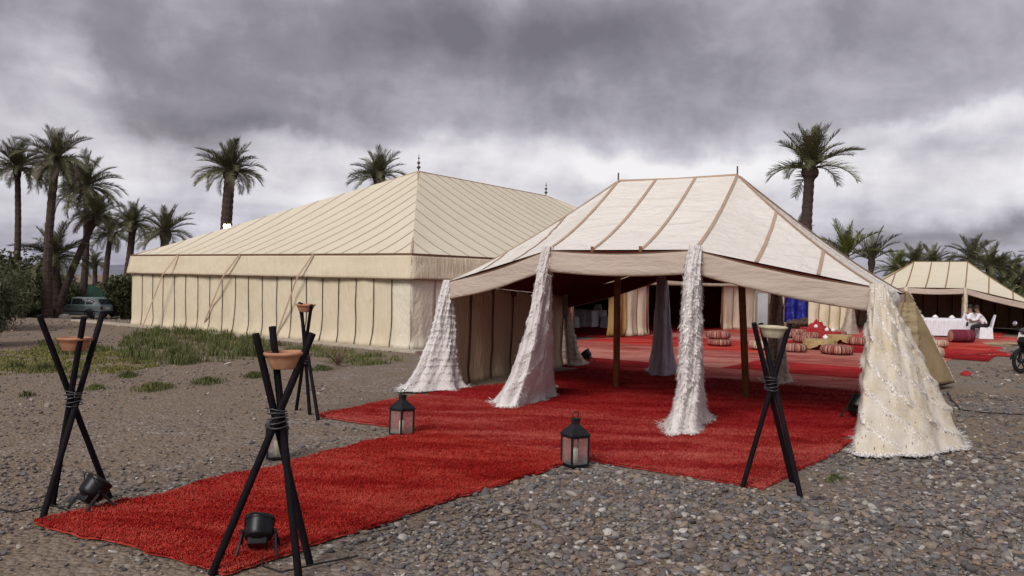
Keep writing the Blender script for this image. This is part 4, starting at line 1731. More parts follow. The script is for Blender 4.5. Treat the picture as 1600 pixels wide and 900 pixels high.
TG = 'black pole tripods carrying bowls'
tripod([(66, 812), (82, 789), (171, 777)], (115, 622), 'black pole tripod with its spotlight between the poles on the gravel side of the runner', TG, (116, 537), 'terracotta',
       'terracotta bowl on the tripod at the gravel side of the runner end')
tripod([(331, 897), (467, 905), (484, 880)], (434, 650), 'black pole tripod at the runner corner straddling a spotlight, lantern behind it', TG, (446, 562), 'terracotta',
       'terracotta bowl on the tripod straddling the runner corner spotlight')
tripod([(484, 647), (497, 655), (463, 640)], (478, 566), 'black pole tripod at the outer tip of the cross rug before the big tent', TG, (477, 481), 'terracotta',
       'small looking terracotta bowl on the tripod before the big tent wall')
tripod([(1160, 762), (1238, 755), (1251, 777)], (1206, 588), 'black pole tripod at the gravel corner of the worn cross rug', TG, (1208, 518), 'clay_pale',
       'pale cream clay bowl on the tripod by the rug corner')


# ------------------------------------------------------------------ iron lanterns
def lantern(px, py, label, rz, tilt=(0, 0), h=0.52, w=0.20):
    c = G(px, py)
    root = thing('iron_lantern', (c.x, c.y, 0.012), label, 'lantern', 'iron candle lanterns by the rugs')
    root.rotation_euler = (tilt[0], tilt[1], rz)
    hb = h * 0.60
    e = w / 2
    B = lambda m, n, mat, sm=False, bv=0: m.build(n, mat, root, smooth=sm, bevel=bv, world=False)
    B(MB().box((-e - .008, -e - .008, 0), (e + .008, e + .008, 0.022)), 'base', 'lantern_iron', bv=0.004)
    for sx in (-1, 1):
        for sy in (-1, 1):
            B(MB().box((sx * e - .009, sy * e - .009, 0.022), (sx * e + .009, sy * e + .009, hb)), 'corner_post', 'lantern_iron')
    fr = MB()
    for s in (-1, 1):
        fr.box((-e, s * e - .007, hb - .02), (e, s * e + .007, hb))
        fr.box((s * e - .0065, -e, hb - .0205), (s * e + .0065, e, hb - .0005))
    B(fr, 'top_frame', 'lantern_iron')
    for s in (-1, 1):
        B(MB().box((-e + .009, s * e - .002, 0.022), (e - .009, s * e + .002, hb - .02)), 'glass_pane', 'lantern_glass')
        B(MB().box((s * e - .002, -e + .009, 0.022), (s * e + .002, e - .009, hb - .02)), 'glass_pane', 'lantern_glass')
    roof = MB()
    a, b2 = e + 0.018, 0.030
    z0, z1 = hb + .0, hb + h * 0.235
    ring = lambda q, z: [(-q, -q, z), (q, -q, z), (q, q, z), (-q, q, z)]
    roof.v = ring(a, z0) + ring(a, z0 + .014) + ring(b2, z1)
    roof.f = [(3, 2, 1, 0)] + [(i, (i + 1) % 4, 4 + (i + 1) % 4, 4 + i) for i in range(4)] + [(4 + i, 4 + (i + 1) % 4, 8 + (i + 1) % 4, 8 + i) for i in range(4)] + [(8, 9, 10, 11)]
    B(roof, 'roof', 'lantern_iron')
    B(MB().box((-.033, -.033, z1 - .005), (.033, .033, z1 + .042)).box((-.042, -.042, z1 + .042), (.042, .042, z1 + .055)), 'chimney', 'lantern_iron')
    ringm = MB()
    ringm.tube([(math.cos(t) * .035, 0, z1 + .055 + .03 + math.sin(t) * .035) for t in [k / 14 * 2 * math.pi for k in range(15)]], 0.005, 6, False)
    B(ringm, 'ring', 'lantern_iron', True)
    cd = MB().lathe([(.0, .022), (.032, .022), (.032, .17), (.026, .176), (0, .172)], 16)
    B(cd, 'candle', 'candle_wax', True)
    return root


lantern(898, 728, 'upright black iron lantern standing on the pebbles where runner and cross rug meet', R(28))
lantern(627, 681, 'slightly tilted black iron lantern between the runner and the drape beside the big tent', R(50), (R(-3), R(4)))
lantern(432, 716, 'black iron lantern on the gravel behind the corner tripod', R(20))


# ------------------------------------------------------------------ stage spotlights
def spotlight(px, py, label, rz, s=1.0, tilt=-40, cable=None):
    c = G(px, py)
    root = thing('spotlight', (c.x, c.y, 0.02), label, 'spotlight', 'black stage spotlights on the ground')
    root.rotation_euler = (0, 0, rz)
    B = lambda m, n, mat, sm=False, bv=0: m.build(n, mat, root, smooth=sm, bevel=bv, world=False)
    T = Matrix.Translation((0, 0, .15 * s)) @ Matrix.Rotation(R(tilt), 4, 'X')
    # round can with flat back box
    can = MB()
    prof = [(0.0, -.075), (.06, -.075), (.098, -.05), (.108, -.02), (.108, .07), (.114, .075), (.114, .10), (.100, .10), (.096, .085), (0, .08)]
    can.lathe([(r * s, z * s) for r, z in prof], 28, M=T)
    B(can, 'housing', 'black_plastic', True, 0.004)
    B(MB().box((-.07 * s, -.05 * s, -.115 * s), (.07 * s, .05 * s, -.06 * s), T), 'back_box', 'black_plastic', False, 0.008)
    lens = MB().lathe([(0, .086 * s), (.094 * s, .086 * s), (.094 * s, .089 * s), (0, .092 * s)], 24, M=T)
    B(lens, 'lens', 'car_glass', True)
    for sx in (-1, 1):
        for k, yy in enumerate((-.14, .12)):
            leg = MB().tube([(sx * .118 * s, 0, .15 * s), (sx * .128 * s, yy * .55 * s, .075 * s), (sx * .145 * s, yy * s, .0)], .011 * s, 6)
            B(leg, 'bracket_leg', 'metal_dark')
        B(MB().lathe([(0, 0), (.022 * s, 0), (.022 * s, .018 * s), (0, .02 * s)], 12, M=Matrix.Translation((sx * .112 * s, 0, .15 * s)) @ Matrix.Rotation(R(90 * sx), 4, 'Y')), 'knob', 'black_plastic')
    hd = MB().tube([(-.10 * s, -.02, .20 * s), (-.09 * s, -.03, .285 * s), (-.03 * s, -.03, .305 * s), (.04 * s, -.03, .285 * s), (.09 * s, -.02, .21 * s)], .005 * s, 6)
    B(hd, 'power_lead', 'black_rubber', True)
    return root


spotlight(145, 797, 'black stage spotlight between the poles of the gravel side tripod', R(-35), 0.95)
spotlight(404, 866, 'black stage spotlight on the runner rug under the corner tripod', R(10), 0.92)
spotlight(738, 592, 'black stage spotlight at the foot of the tent side wall near the front', R(60), 1.25)
spotlight(917, 566, 'black stage spotlight beside the brown drape at the rear of the side wall', R(60), 1.05)
spotlight(1340, 655, 'black stage spotlight half hidden behind the wide cream drape', R(-60), 1.2)


def cord(name, pts, r, mat, label):
    P = []
    for i in range(len(pts) - 1):
        for k in range(6):
            q = lerp(pts[i], pts[i + 1], k / 6)
            P.append(q + Vector((0.03 * nz(q.x * 3, q.y * 3, 1), 0.03 * nz(q.x * 3, q.y * 3, 5), 0)))
    P.append(pts[-1])
    o = MB().tube(P, r, 6).build(name, mat, smooth=True)
    return tag(o, label, 'cord')


cord('power_cord', [G(1478, 612, .03), G(1500, 640, .02), G(1530, 644, .02), G(1600, 648, .02), G(1660, 650, .02)], 0.010, 'black_rubber', 'thin black cable lying over the gravel from the tan flap')
cord('power_cord', [G(410, 868, .06), G(412, 884, .03), G(440, 893, .03), G(500, 880, .015), G(560, 868, .015)], 0.006, 'black_rubber', 'thin black lead trailing from the spotlight on the runner onto the pebbles')
cord('power_cord', [G(140, 795, .04), G(118, 806, .012), G(80, 790, .012), G(30, 800, .012), G(-60, 790, .012)], 0.006, 'black_rubber', 'thin black lead trailing over the gravel from the spotlight by the runner end')
cord('power_cord', [G(1500, 556, .02), G(1530, 553, .02), G(1558, 551, .02)], 0.014, 'tape_dark', 'short dark cable on the gravel by the far rug edge')
for (px, py, sx, mt, lb) in ((1551, 551, .15, 'red_cloth', 'crumpled dark red rag at the end of the short cable'), (1509, 586, .13, 'red_cloth', 'small red rag lying alone on the gravel past the tan flap'),
                             (1338, 682, .20, 'red_cloth', 'glossy red cloth bundle at the hem of the wide cream drape')):
    c = G(px, py)
    m = MB().grid(lambda u, v: Vector((math.cos(u * 6.283) * sx * math.sin(v * 3.1416 / 2) * (1 + .3 * nz(u * 5, v * 3, px)), math.sin(u * 6.283) * sx * .6 * math.sin(v * 3.1416 / 2), 0.09 * math.cos(v * 3.1416 / 2) * (1 + .5 * nz(u * 6, v * 5, px)))), 24, 8, True)
    o = m.build('rag', mt, smooth=True)
    o.location = (c.x, c.y, 0.0)
    tag(o, lb, 'rag')
c = G(1562, 538)
sc = thing('cardboard_scraps', (c.x, c.y, 0), 'flattened brown cardboard scraps beside the far rug edge', 'cardboard')
for k in range(3):
    M = Matrix.Translation((c.x + (k - 1) * .35, c.y + random.uniform(-.2, .2), .03 + .012 * k)) @ Matrix.Rotation(random.uniform(0, 3), 4, 'Z') @ Matrix.Rotation(R(6 - 5 * k), 4, 'X')
    MB().box((-.3, -.2, -.006), (.3, .2, .006), M).build('sheet', 'cardboard', sc)
MB().box((c.x - .5, c.y - .3, -.02), (c.x + .5, c.y + .3, .012)).build('sheet', 'cardboard', sc)


# ------------------------------------------------------------------ poufs and low tables in the court
def pouf_mesh(mat):
    m = MB()
    prof = [(0.0, 0.0), (0.6, 0.0), (0.86, 0.05), (0.97, 0.2), (1.0, 0.45), (0.97, 0.72), (0.88, 0.90), (0.68, 0.98), (0.35, 0.965), (0.06, 0.93), (0.0, 0.93)]
    n = 40
    base = 0
    for (r, z) in prof:
        for j in range(n):
            an = 2 * math.pi * j / n
            k = 1 + 0.025 * math.sin(an * 10) * (1 if 0.1 < z < 0.95 else 0.3) + 0.02 * nz(math.cos(an) * 2, math.sin(an) * 2, z * 3)
            m.v.append((r * k * math.cos(an), r * k * math.sin(an), z))
    for i in range(len(prof) - 1):
        for j in range(n):
            q, q2 = i * n + j, i * n + (j + 1) % n
            m.f.append((q, q2, q2 + n, q + n))
    o = m.build('cushion', mat, smooth=True)
    me = o.data
    bpy.data.objects.remove(o)
    btn = MB().lathe([(0, 0.92), (.06, .93), (.07, .955), (.0, .97)], 10)
    ob = btn.build('button', 'red_cloth', smooth=True)
    mb = ob.data
    bpy.data.objects.remove(ob)
    return me, mb


PM = {k: pouf_mesh(k) for k in ('kilim_red', 'kilim_pale', 'kilim_maroon')}


def pouf(pos, w, h, mat, label, group='striped kilim poufs in the court'):
    t = thing('floor_pouf', pos, label, 'pouf', group, random.uniform(0, 6))
    for me, nm in zip(PM[mat], ('cushion', 'button')):
        o = bpy.data.objects.new(nm, me)
        COL.objects.link(o)
        o.parent = t
        o.scale = (w / 2, w / 2, h)
    return t


ZP = 0.03
b = G(1124, 541)
pouf((b.x, b.y, ZP), 0.78, 0.22, 'kilim_red', 'striped red kilim pouf, lower of the stacked pair standing apart on the rugs')
pouf((b.x - .04, b.y + .02, ZP + 0.216), 0.78, 0.25, 'kilim_red', 'striped red kilim pouf on top of the stacked pair standing apart')
for (x0, x1, y, mt, lb, h) in [
        (1174, 1212, 548, 'kilim_pale', 'pale cream striped pouf behind the clay bowl tripod', .26), (1226, 1265, 552, 'kilim_red', 'red striped pouf with cream band before the gold cloth table', .24),
        (1243, 1276, 537, 'kilim_red', 'red striped pouf between the gold cloth table and the blue hanging', .26), (1218, 1251, 529, 'kilim_red', None, .24), (1257, 1284, 531, 'kilim_red', None, .24),
        (1289, 1340, 556, 'kilim_red', 'widest dark red striped pouf in front of the low tables', .26), (1329, 1364, 541, 'kilim_red', 'red striped pouf beside the arched cloth table by the wide drape', .26),
        (1454, 1486, 544, 'kilim_pale', 'cream and brown striped pouf on the rugs before the far tent table', .24), (1440, 1481, 562, 'kilim_pale', 'pale striped pouf partly behind the tan canvas flap', .32),
        (1240, 1262, 524, 'kilim_red', None, .22), (1300, 1326, 527, 'kilim_red', None, .22)]:
    c = G((x0 + x1) / 2, y)
    w = (x1 - x0) / F_PX * c.y
    pouf((c.x, c.y + w * .35, ZP), w, h, mt, lb or 'small red striped pouf in the back row by the blue hanging')
# lying bolster pouf before the far tent
c = G(1509, 537)
t = thing('bolster_pouf', (c.x, c.y + .3, ZP), 'maroon striped bolster standing before the slim cream drape of the far tent', 'pouf')
m = MB()
prof = [(0.0, -.42), (.20, -.42), (.235, -.40), (.24, -.2), (.245, .0), (.24, .2), (.235, .40), (.20, .42), (0, .42)]
m.lathe(prof, 28, (0, 0, .24), Matrix.Rotation(R(90), 4, 'Y'))
o = m.build('cushion', 'kilim_bolster', t, smooth=True, world=False)
t.scale = (1, 1, 1)


def low_table(px, py, w, h, mat, label, items=2, arch=False):
    c = G(px, py)
    t = thing('low_table', (c.x, c.y + w * .4, ZP), label, 'table', 'low cloth covered tables among the poufs')
    pp = Vector((c.x, c.y + w * .4, 0))

    def fn(u, v):
        an = u * 6.283
        r = w / 2 * (min(1, v * 2))
        if v <= .5:
            return pp + Vector((math.cos(an) * r, math.sin(an) * r, ZP + h))
        q = (v - .5) * 2
        dz = 1.0
        if arch:
            dz = 0.45 + 0.55 * abs(math.sin(an * 2 + .7))
        k = 1 + 0.10 * q + 0.05 * q * math.sin(an * 12)
        return pp + Vector((math.cos(an) * r * k, math.sin(an) * r * k, ZP + h - h * .96 * q * dz))
    MB().grid(fn, 56, 14, True).build('tablecloth', mat, t, smooth=True)
    MB().lathe([(0, .0), (w * .3, .0), (w * .3, .02), (.06, .05), (.05, h - .04), (w * .4, h - .03), (w * .4, h - .012), (0, h - .012)], 20, (pp.x, pp.y, ZP)).build('table_base', 'pole_wood', t)
    for k in range(items):
        an = 2.2 * k + px
        o = MB().lathe([(0, 0), (.05, 0), (.075, .03), (.08, .09), (.05, .12), (.03, .12), (.028, .15), (0, .15)], 16).build('white_pot', 'white_paint', smooth=True)
        o.location = (pp.x + math.cos(an) * w * .18, pp.y + math.sin(an) * w * .18, ZP + h)
        tag(o, 'small white pot standing on a low cloth covered table', 'pot', 'white pots on the low tables')


low_table(1288, 548, 0.92, .30, 'gold_cloth', 'low round table under a pale gold cloth between the widest poufs', 1, True)
low_table(1318, 539, 0.80, .30, 'gold_cloth', 'low round table with arched brown gold cloth beside the gold cloth table', 0, True)
low_table(1280, 524, 1.2, .26, 'red_cloth', 'low table under red cloth near the blue hanging', 1)
low_table(1300, 531, 0.9, .26, 'red_cloth', 'low table under red cloth behind the gold cloth table', 2)

# crumpled red cloth heap behind the tables
c = G(1276, 518)
m = MB().grid(lambda u, v: Vector((c.x + math.cos(u * 6.283) * .42 * math.sin(v * 1.5708) * (1 + .35 * nz(u * 6, v * 4, 2)), c.y + math.sin(u * 6.283) * .4 * math.sin(v * 1.5708), ZP + .40 * math.cos(v * 1.5708) * (1 + .5 * nz(u * 5, v * 5, 9)))), 36, 14, True)
tag(m.build('cloth_heap', 'red_cloth', smooth=True), 'heap of crumpled red cloth before the beige tent wall', 'cloth')

# blue sequined hanging and the pale panel and curtain beside it
c0, c1 = G(1226, 513), G(1264, 514)
bh = thing('blue_hanging', ((c0.x + c1.x) / 2, c0.y, 0), 'deep blue sequined cloth hanging beside the beige far tent wall', 'hanging')
MB().grid(lambda u, v: Vector((lerp(c0.x, c1.x, u) + .08 * v * (u - .3), c0.y + .10 * math.sin(u * 14) * (.3 + v) + .05 * nz(u * 4, v * 4), lerp(1.72, 0.06 + .25 * (1 - u), v))), 40, 24).build('cloth', 'blue_sequin', bh, smooth=True, solid=.01)
for cc in (c0, c1):
    MB().tube([(cc.x, cc.y + .12, 0), (cc.x, cc.y + .12, 1.78)], .03, 8).build('post', 'pole_wood', bh)
MB().tube([(c0.x, c0.y + .12, 1.75), (c1.x, c0.y + .12, 1.75)], .025, 8).build('rail', 'pole_wood', bh)
c = G(1191, 508)
gp = thing('door_panel', (c.x, c.y, 0), 'plain pale grey panel standing at the far corner of the big tent', 'panel')
MB().box((c.x - .26, c.y, .02), (c.x + .26, c.y + .05, 1.62)).build('board', 'grey_panel', gp, bevel=.01)
MB().box((c.x - .30, c.y + .055, .0), (c.x + .30, c.y + .10, .08)).build('foot', 'metal_dark', gp)
c = G(1216, 508)
hc = thing('cream_curtain', (c.x, c.y, 0), 'cream canvas curtain hanging between the grey panel and the blue cloth', 'curtain')
MB().grid(lambda u, v: Vector((c.x + lerp(-.35, .35, u) * (.8 + .25 * v), c.y + .09 * math.sin(u * 22) * (.3 + v), lerp(1.78, .03, v))), 50, 14).build('cloth', 'canvas_new', hc, smooth=True, solid=.006)
MB().tube([(c.x - .5, c.y + .1, 1.80), (c.x + .5, c.y + .1, 1.80)], .025, 8).build('rail', 'pole_wood', hc)
for s in (-.48, .48):
    MB().tube([(c.x + s, c.y + .1, 0), (c.x + s, c.y + .1, 1.8)], .025, 8).build('post', 'pole_wood', hc)


# ------------------------------------------------------------------ dining tables and covered chairs
def dining_table(pos, w, d, rz, label, group=None):
    t = thing('dining_table', pos, label, 'table', group, rz)

    def fn(u, v):
        a = u * 4
        k = int(a) % 4
        q = a - int(a)
        cs = [(-1, -1), (1, -1), (1, 1), (-1, 1)]
        x0, y0 = cs[k]
        x1, y1 = cs[(k + 1) % 4]
        x, y = lerp(x0, x1, q) * w / 2, lerp(y0, y1, q) * d / 2
        if v < .3:
            return Vector((x * v / .3, y * v / .3, .76))
        s = (v - .3) / .7
        kk = 1 + .05 * s + .035 * s * math.sin(u * 90)
        return Vector((x * kk, y * kk, .76 - .72 * s))
    MB().grid(fn, 120, 12, True).build('tablecloth', 'table_linen', t, smooth=True, world=False)
    for sx in (-1, 1):
        for sy in (-1, 1):
            MB().tube([(sx * (w / 2 - .1), sy * (d / 2 - .1), 0), (sx * (w / 2 - .1), sy * (d / 2 - .1), .74)], .025, 8).build('leg', 'metal_dark', t, world=False)
    return t


def covered_chair(pos, rz, label, group):
    t = thing('covered_chair', pos, label, 'chair', group, rz)
    s = MB()
    # skirt flaring to the floor, seat on top; back towards -y
    ring = lambda w, d, z, oy=0: [(-w, -d + oy, z), (w, -d + oy, z), (w, d + oy, z), (-w, d + oy, z)]
    s.v = ring(.25, .26, 0.0) + ring(.215, .225, .44) + ring(.20, .21, .47)
    s.f = [(i, (i + 1) % 4, 4 + (i + 1) % 4, 4 + i) for i in range(4)] + [(4 + i, 4 + (i + 1) % 4, 8 + (i + 1) % 4, 8 + i) for i in range(4)] + [(8, 9, 10, 11)]
    s.build('seat_cover', 'table_linen', t, bevel=.02, world=False)
    b = MB()
    b.v = ring(.215, .03, .44, -.20) + ring(.205, .028, .75, -.27) + ring(.15, .022, .98, -.33)
    b.f = [(3, 2, 1, 0)] + [(i, (i + 1) % 4, 4 + (i + 1) % 4, 4 + i) for i in range(4)] + [(4 + i, 4 + (i + 1) % 4, 8 + (i + 1) % 4, 8 + i) for i in range(4)] + [(8, 9, 10, 11)]
    b.build('back_cover', 'table_linen', t, bevel=.02, world=False)
    return t


tp = G(1472, 527)
dining_table((tp.x, tp.y + .45, ZP), 3.0, .9, R(-4), 'long table with white cloth inside the far tent')
for k in range(5):
    o = MB().lathe([(0, 0), (.11, 0), (.13, .03), (.06, .10), (.02, .13), (0, .13)], 14).build('covered_dish', 'white_paint', smooth=True)
    o.location = (tp.x - 1.2 + k * .6, tp.y + .45 + random.uniform(-.2, .2), ZP + .762)
    tag(o, 'small white covered dish on the long white table', 'dish', 'dishes on the long white table')
# inside the marquee
w_in = Vector((-LK.y, LK.x, 0))
for k, (s, w) in enumerate(((sA + 1.6, 3.6), (sA + 4.0, 5.0), (sA + 7.2, 4.8))):
    p = BR + LK * s + w_in * w
    dining_table((p.x, p.y, ZP), 1.5, 1.5, R(49 + 5 * k), 'square white clothed table in the dark inside the big cream tent', 'white tables inside the big tent')
    for q in range(4):
        an = R(49 + 5 * k) + q * math.pi / 2
        covered_chair((p.x + math.cos(an) * 1.15, p.y + math.sin(an) * 1.15, ZP), an + math.pi / 2, 'white covered chair at a table inside the dark big tent', 'white covered chairs inside the big tent')


# ------------------------------------------------------------------ people seated in the far tent
def seated_person(pos, rz, label, lean=0.12):
    t = thing('person', pos, label, 'person', None, rz)
    # faces +y; seat at 0.47
    sh = 1.02
    ly = lean
    # trousers and legs: one continuous lower body
    def mk(name, joints, edges, mat):
        bm = bmesh.new()
        lay = bm.verts.layers.skin.verify()
        vs = []
        for j in joints:
            v = bm.verts.new(j[0])
            v[lay].radius = (j[1], j[2] if len(j) > 2 else j[1])
            vs.append(v)
        vs[0][lay].use_root = True
        for a, b_ in edges:
            bm.edges.new((vs[a], vs[b_]))
        me = bpy.data.meshes.new(name)
        bm.to_mesh(me)
        bm.free()
        me.materials.append(MAT[mat])
        o = bpy.data.objects.new(name, me)
        COL.objects.link(o)
        sk = o.modifiers.new('skin', 'SKIN')
        sk.use_smooth_shade = True
        ss = o.modifiers.new('sub', 'SUBSURF')
        ss.levels = ss.render_levels = 2
        o.parent = t
        return o
    # body as one figure: pelvis, spine, neck, head, arms with hands, legs with feet
    J = [((0, 0, .56), .15, .12), ((0, .03 + ly * .3, .80), .15, .11), ((0, .05 + ly, 1.02), .16, .10), ((0, .07 + ly, 1.13), .055), ((0, .09 + ly * 1.1, 1.22), .085, .095), ((0, .09 + ly * 1.1, 1.33), .075, .085)]
    E = [(0, 1), (1, 2), (2, 3), (3, 4), (4, 5)]
    for s in (-1, 1):
        i = len(J)
        J += [((s * .19, .05 + ly, 1.03), .062), ((s * .24, .14 + ly, .82), .050), ((s * .17, .36 + ly, .80), .038), ((s * .14, .44 + ly, .81), .030, .018), ((s * .13, .50 + ly, .805), .014)]
        E += [(2, i), (i, i + 1), (i + 1, i + 2), (i + 2, i + 3), (i + 3, i + 4)]
        i = len(J)
        J += [((s * .11, .08, .56), .095), ((s * .13, .46, .55), .070), ((s * .13, .46, .30), .055), ((s * .13, .44, .09), .042), ((s * .13, .56, .05), .038, .03)]
        E += [(0, i), (i, i + 1), (i + 1, i + 2), (i + 2, i + 3), (i + 3, i + 4)]
    mk('body', J, E, 'skin')
    # shirt over trunk and upper arms, trousers over hips and legs
    J2 = [((0, -.005, .55), .175, .145), ((0, .03 + ly * .3, .80), .17, .13), ((0, .05 + ly, 1.01), .175, .115), ((0, .06 + ly, 1.085), .08)]
    E2 = [(0, 1), (1, 2), (2, 3)]
    for s in (-1, 1):
        i = len(J2)
        J2 += [((s * .19, .05 + ly, 1.03), .078), ((s * .24, .14 + ly, .82), .066), ((s * .18, .32 + ly, .80), .052)]
        E2 += [(2, i), (i, i + 1), (i + 1, i + 2)]
    mk('shirt', J2, E2, 'shirt_white')
    J3 = [((0, .0, .55), .165, .13)]
    E3 = []
    for s in (-1, 1):
        i = len(J3)
        J3 += [((s * .11, .08, .56), .11), ((s * .13, .46, .55), .085), ((s * .13, .46, .30), .07), ((s * .13, .44, .11), .06)]
        E3 += [(0, i), (i, i + 1), (i + 1, i + 2), (i + 2, i + 3)]
    mk('trousers', J3, E3, 'dark_fabric')
    hd = Vector((0, .09 + ly * 1.1, 1.29))
    h = MB().grid(lambda u, v: hd + Vector((math.cos(u * 6.283) * .092 * math.sin(v * 1.9), -.012 + math.sin(u * 6.283) * .104 * math.sin(v * 1.9), .03 + .11 * math.cos(v * 1.9))), 20, 10, True)
    h.build('hair', 'hair_black', t, smooth=True, world=False)
    for s in (-1, 1):
        MB().lathe([(0, -.03), (.014, -.02), (.018, 0), (.012, .025), (0, .03)], 8, (hd.x + s * .088, hd.y + .0, hd.z - .02)).build('ear', 'skin', t, smooth=True, world=False)
    MB().lathe([(0, -.025), (.014, -.015), (.010, .01), (0, .03)], 8, (hd.x, hd.y + .10, hd.z - .02)).build('nose', 'skin', t, smooth=True, world=False)
    return t


CG = 'white covered chairs inside the far tent'
for (px, py, rz, lb, who) in ((1524, 529, R(-8), 'white covered chair behind the slim cream drape of the far tent', 'person in a white shirt and dark trousers seated just beside the cream drape'),
                              (1546, 531, R(70), 'white covered chair seen from its side, nearest the open end of the far tent', 'person in a white shirt leaning over, seated on the side turned chair')):
    c = G(px, py)
    covered_chair((c.x, c.y + .3, ZP), rz, lb, CG)
    seated_person((c.x, c.y + .3, ZP - .06), rz, who, .10 if rz < 0 else .22)

# ------------------------------------------------------------------ palms
def frond_mesh(name, droop, mat, seed, fold=0.5, n=40, ln=0.24):
    """unit length feather leaf: stalk along +x that bends down, leaflets in two ranks"""
    rnd = random.Random(seed)
    m = MB()
    pts = []
    p = Vector((0, 0, 0))
    steps = 24
    for i in range(steps + 1):
        pts.append(p.copy())
        a = -droop * (i / steps) ** 1.6
        p = p + Vector((math.cos(a), 0, math.sin(a))) / steps
    m.tube(pts[::3], [0.013 * (1 - i / 9) + 0.003 for i in range(len(pts[::3]))], 5)

    def at(q):
        x = q * steps
        i = min(int(x), steps - 1)
        return lerp(pts[i], pts[i + 1], x - i), (pts[i + 1] - pts[i]).normalized()
    for k in range(n):
        q = 0.14 + 0.86 * k / (n - 1)
        c, t = at(q)
        up_ = Vector((-t.z, 0, t.x))
        l = ln * (0.45 + 0.9 * math.sin(math.pi * min(1, 0.18 + q * 0.80))) * rnd.uniform(0.8, 1.1)
        for s in (-1, 1):
            if rnd.random() < 0.05:
                continue
            fw = rnd.uniform(0.55, 0.95) + 0.5 * q
            d = (t * fw + Vector((0, s, 0)) * 0.85 + up_ * rnd.uniform(fold * .4, fold)).normalized()
            w = t * 0.0085
            e = c + d * l
            e.z -= l * 0.12
            mid = c + d * l * 0.5
            m.quad(c - w, c + w, mid + w * 1.1, mid - w * 1.1)
            m.tri(mid - w * 1.1, mid + w * 1.1, e)
    o = m.build(name, mat)
    me = o.data
    bpy.data.objects.remove(o)
    return me


FR = {}
for ky, mt in (('g', 'palm_leaf'), ('y', 'palm_leaf_yellow'), ('d', 'palm_dead')):
    FR[ky] = [[frond_mesh('frond', d, mt, 10 * i + s, 0.35 if ky == 'd' else 0.55) for s in range(2)] for i, d in enumerate((0.35, 0.8, 1.3, 1.9))]


def palm(base, top, crown_r, label, group=None, nf=40, dead=0, tr=0.20, kind='g', elmin=-20, elmax=85, seed=0, name='palm_tree', wid=1.0, boss=1.5, name_tr='trunk', bias=None):
    rnd = random.Random(seed)
    t = thing(name, base, label, 'palm', group)
    H = (top - base).length
    m = MB()
    n = max(8, int(H * 5))
    pts, rad = [], []
    for i in range(n + 1):
        q = i / n
        p = lerp(base, top, q)
        bend = math.sin(q * math.pi) * 0.03 * H
        p = p + Vector((bend * (rnd.random() * .1 + .6) * (1 if seed % 2 else -1), 0, 0))
        r = tr * (1.18 - 0.28 * q + 0.35 * math.exp(-q * H * 1.6)) * (1 + 0.09 * (i % 2))
        if q > 0.94:
            r *= boss * 0.85
        pts.append(p)
        rad.append(r)
    m.tube(pts, rad, 10)
    o = m.build('trunk', 'palm_bark', t, smooth=False)
    cr = MB().lathe([(0.0, -.55), (tr * 1.15, -.45), (tr * 1.5, -.1), (tr * 1.0, .25), (tr * .3, .6), (0, .7)], 9).build('crown', 'palm_bark', t)
    cr.location = top - base
    cr.matrix_parent_inverse = Matrix()
    for k in range(nf):
        q = (k + 0.5) / nf
        el = elmax + (elmin - elmax) * q ** 0.85 + rnd.gauss(0, 6)
        az = k * 2.39996 + rnd.gauss(0, 0.15)
        lv = 0 if el > 60 else (1 if el > 30 else 2)
        me = rnd.choice(FR[kind][lv])
        f = bpy.data.objects.new('frond', me)
        COL.objects.link(f)
        f.parent = cr
        f.rotation_euler = Euler((rnd.gauss(0, .25), -R(el), az), 'XYZ')
        s = crown_r * rnd.uniform(0.85, 1.12) * (0.92 if el > 60 else 1.0)
        f.scale = (s, s * wid, s)
    for k in range(dead):
        az = k * 2.39996 + rnd.gauss(0, 0.3)
        f = bpy.data.objects.new('dead_frond', rnd.choice(FR['d'][3]))
        COL.objects.link(f)
        f.parent = cr
        f.rotation_euler = Euler((rnd.gauss(0, .3), -R(rnd.uniform(-30, 15)), az), 'XYZ')
        s = crown_r * rnd.uniform(0.75, 1.0)
        f.scale = (s, s * .7, s)
    return t


def palm_px(crown, foot, depth, width, label, group=None, zb=None, **kw):
    top = PD(crown[0], crown[1], depth)
    fx = PD(foot[0], foot[1], depth)
    z = gz(fx.x, depth) - .05 if zb is None else zb
    # keep the lean seen in the picture while starting at the ground
    k = (top.z - z) / max(0.3, top.z - fx.z)
    bx = top.x + (fx.x - top.x) * min(k, 2.0)
    return palm(Vector((bx, depth, z)), top, width / F_PX * depth / 2, label, group, **kw)


PG = 'date palms standing by the car'
palm_px((27, 262), (20, 470), 46, 105, 'tall slim date palm with straight trunk, outermost of the clump by the shrubs', PG, seed=1, dead=4, tr=.16, nf=40)
palm_px((88, 250), (75, 480), 45, 120, 'tallest thick trunked date palm of the clump by the car', PG, seed=2, dead=12, tr=.21, nf=46, elmin=-45)
palm_px((134, 292), (128, 462), 62, 118, 'date palm with dense drooping crown standing behind the car roof', PG, seed=3, dead=10, tr=.22, nf=48, elmin=-40)
palm_px((150, 340), (97, 470), 50, 90, 'date palm with trunk leaning strongly away from the car', PG, seed=4, dead=5, tr=.19, nf=36)
palm_px((173, 366), (166, 452), 63, 76, 'slim date palm between the car and the big tent with ragged crown', PG, seed=6, dead=7, tr=.20, nf=34)
palm_px((208, 350), (192, 455), 60, 82, 'date palm with leaning trunk next to the big tent corner', PG, seed=7, dead=3, tr=.24, nf=40)
palm_px((259, 364), (257, 440), 44, 96, 'short date palm with starry crown rising over the big tent corner', PG, seed=8, dead=0, tr=.22, nf=34, elmin=-15)
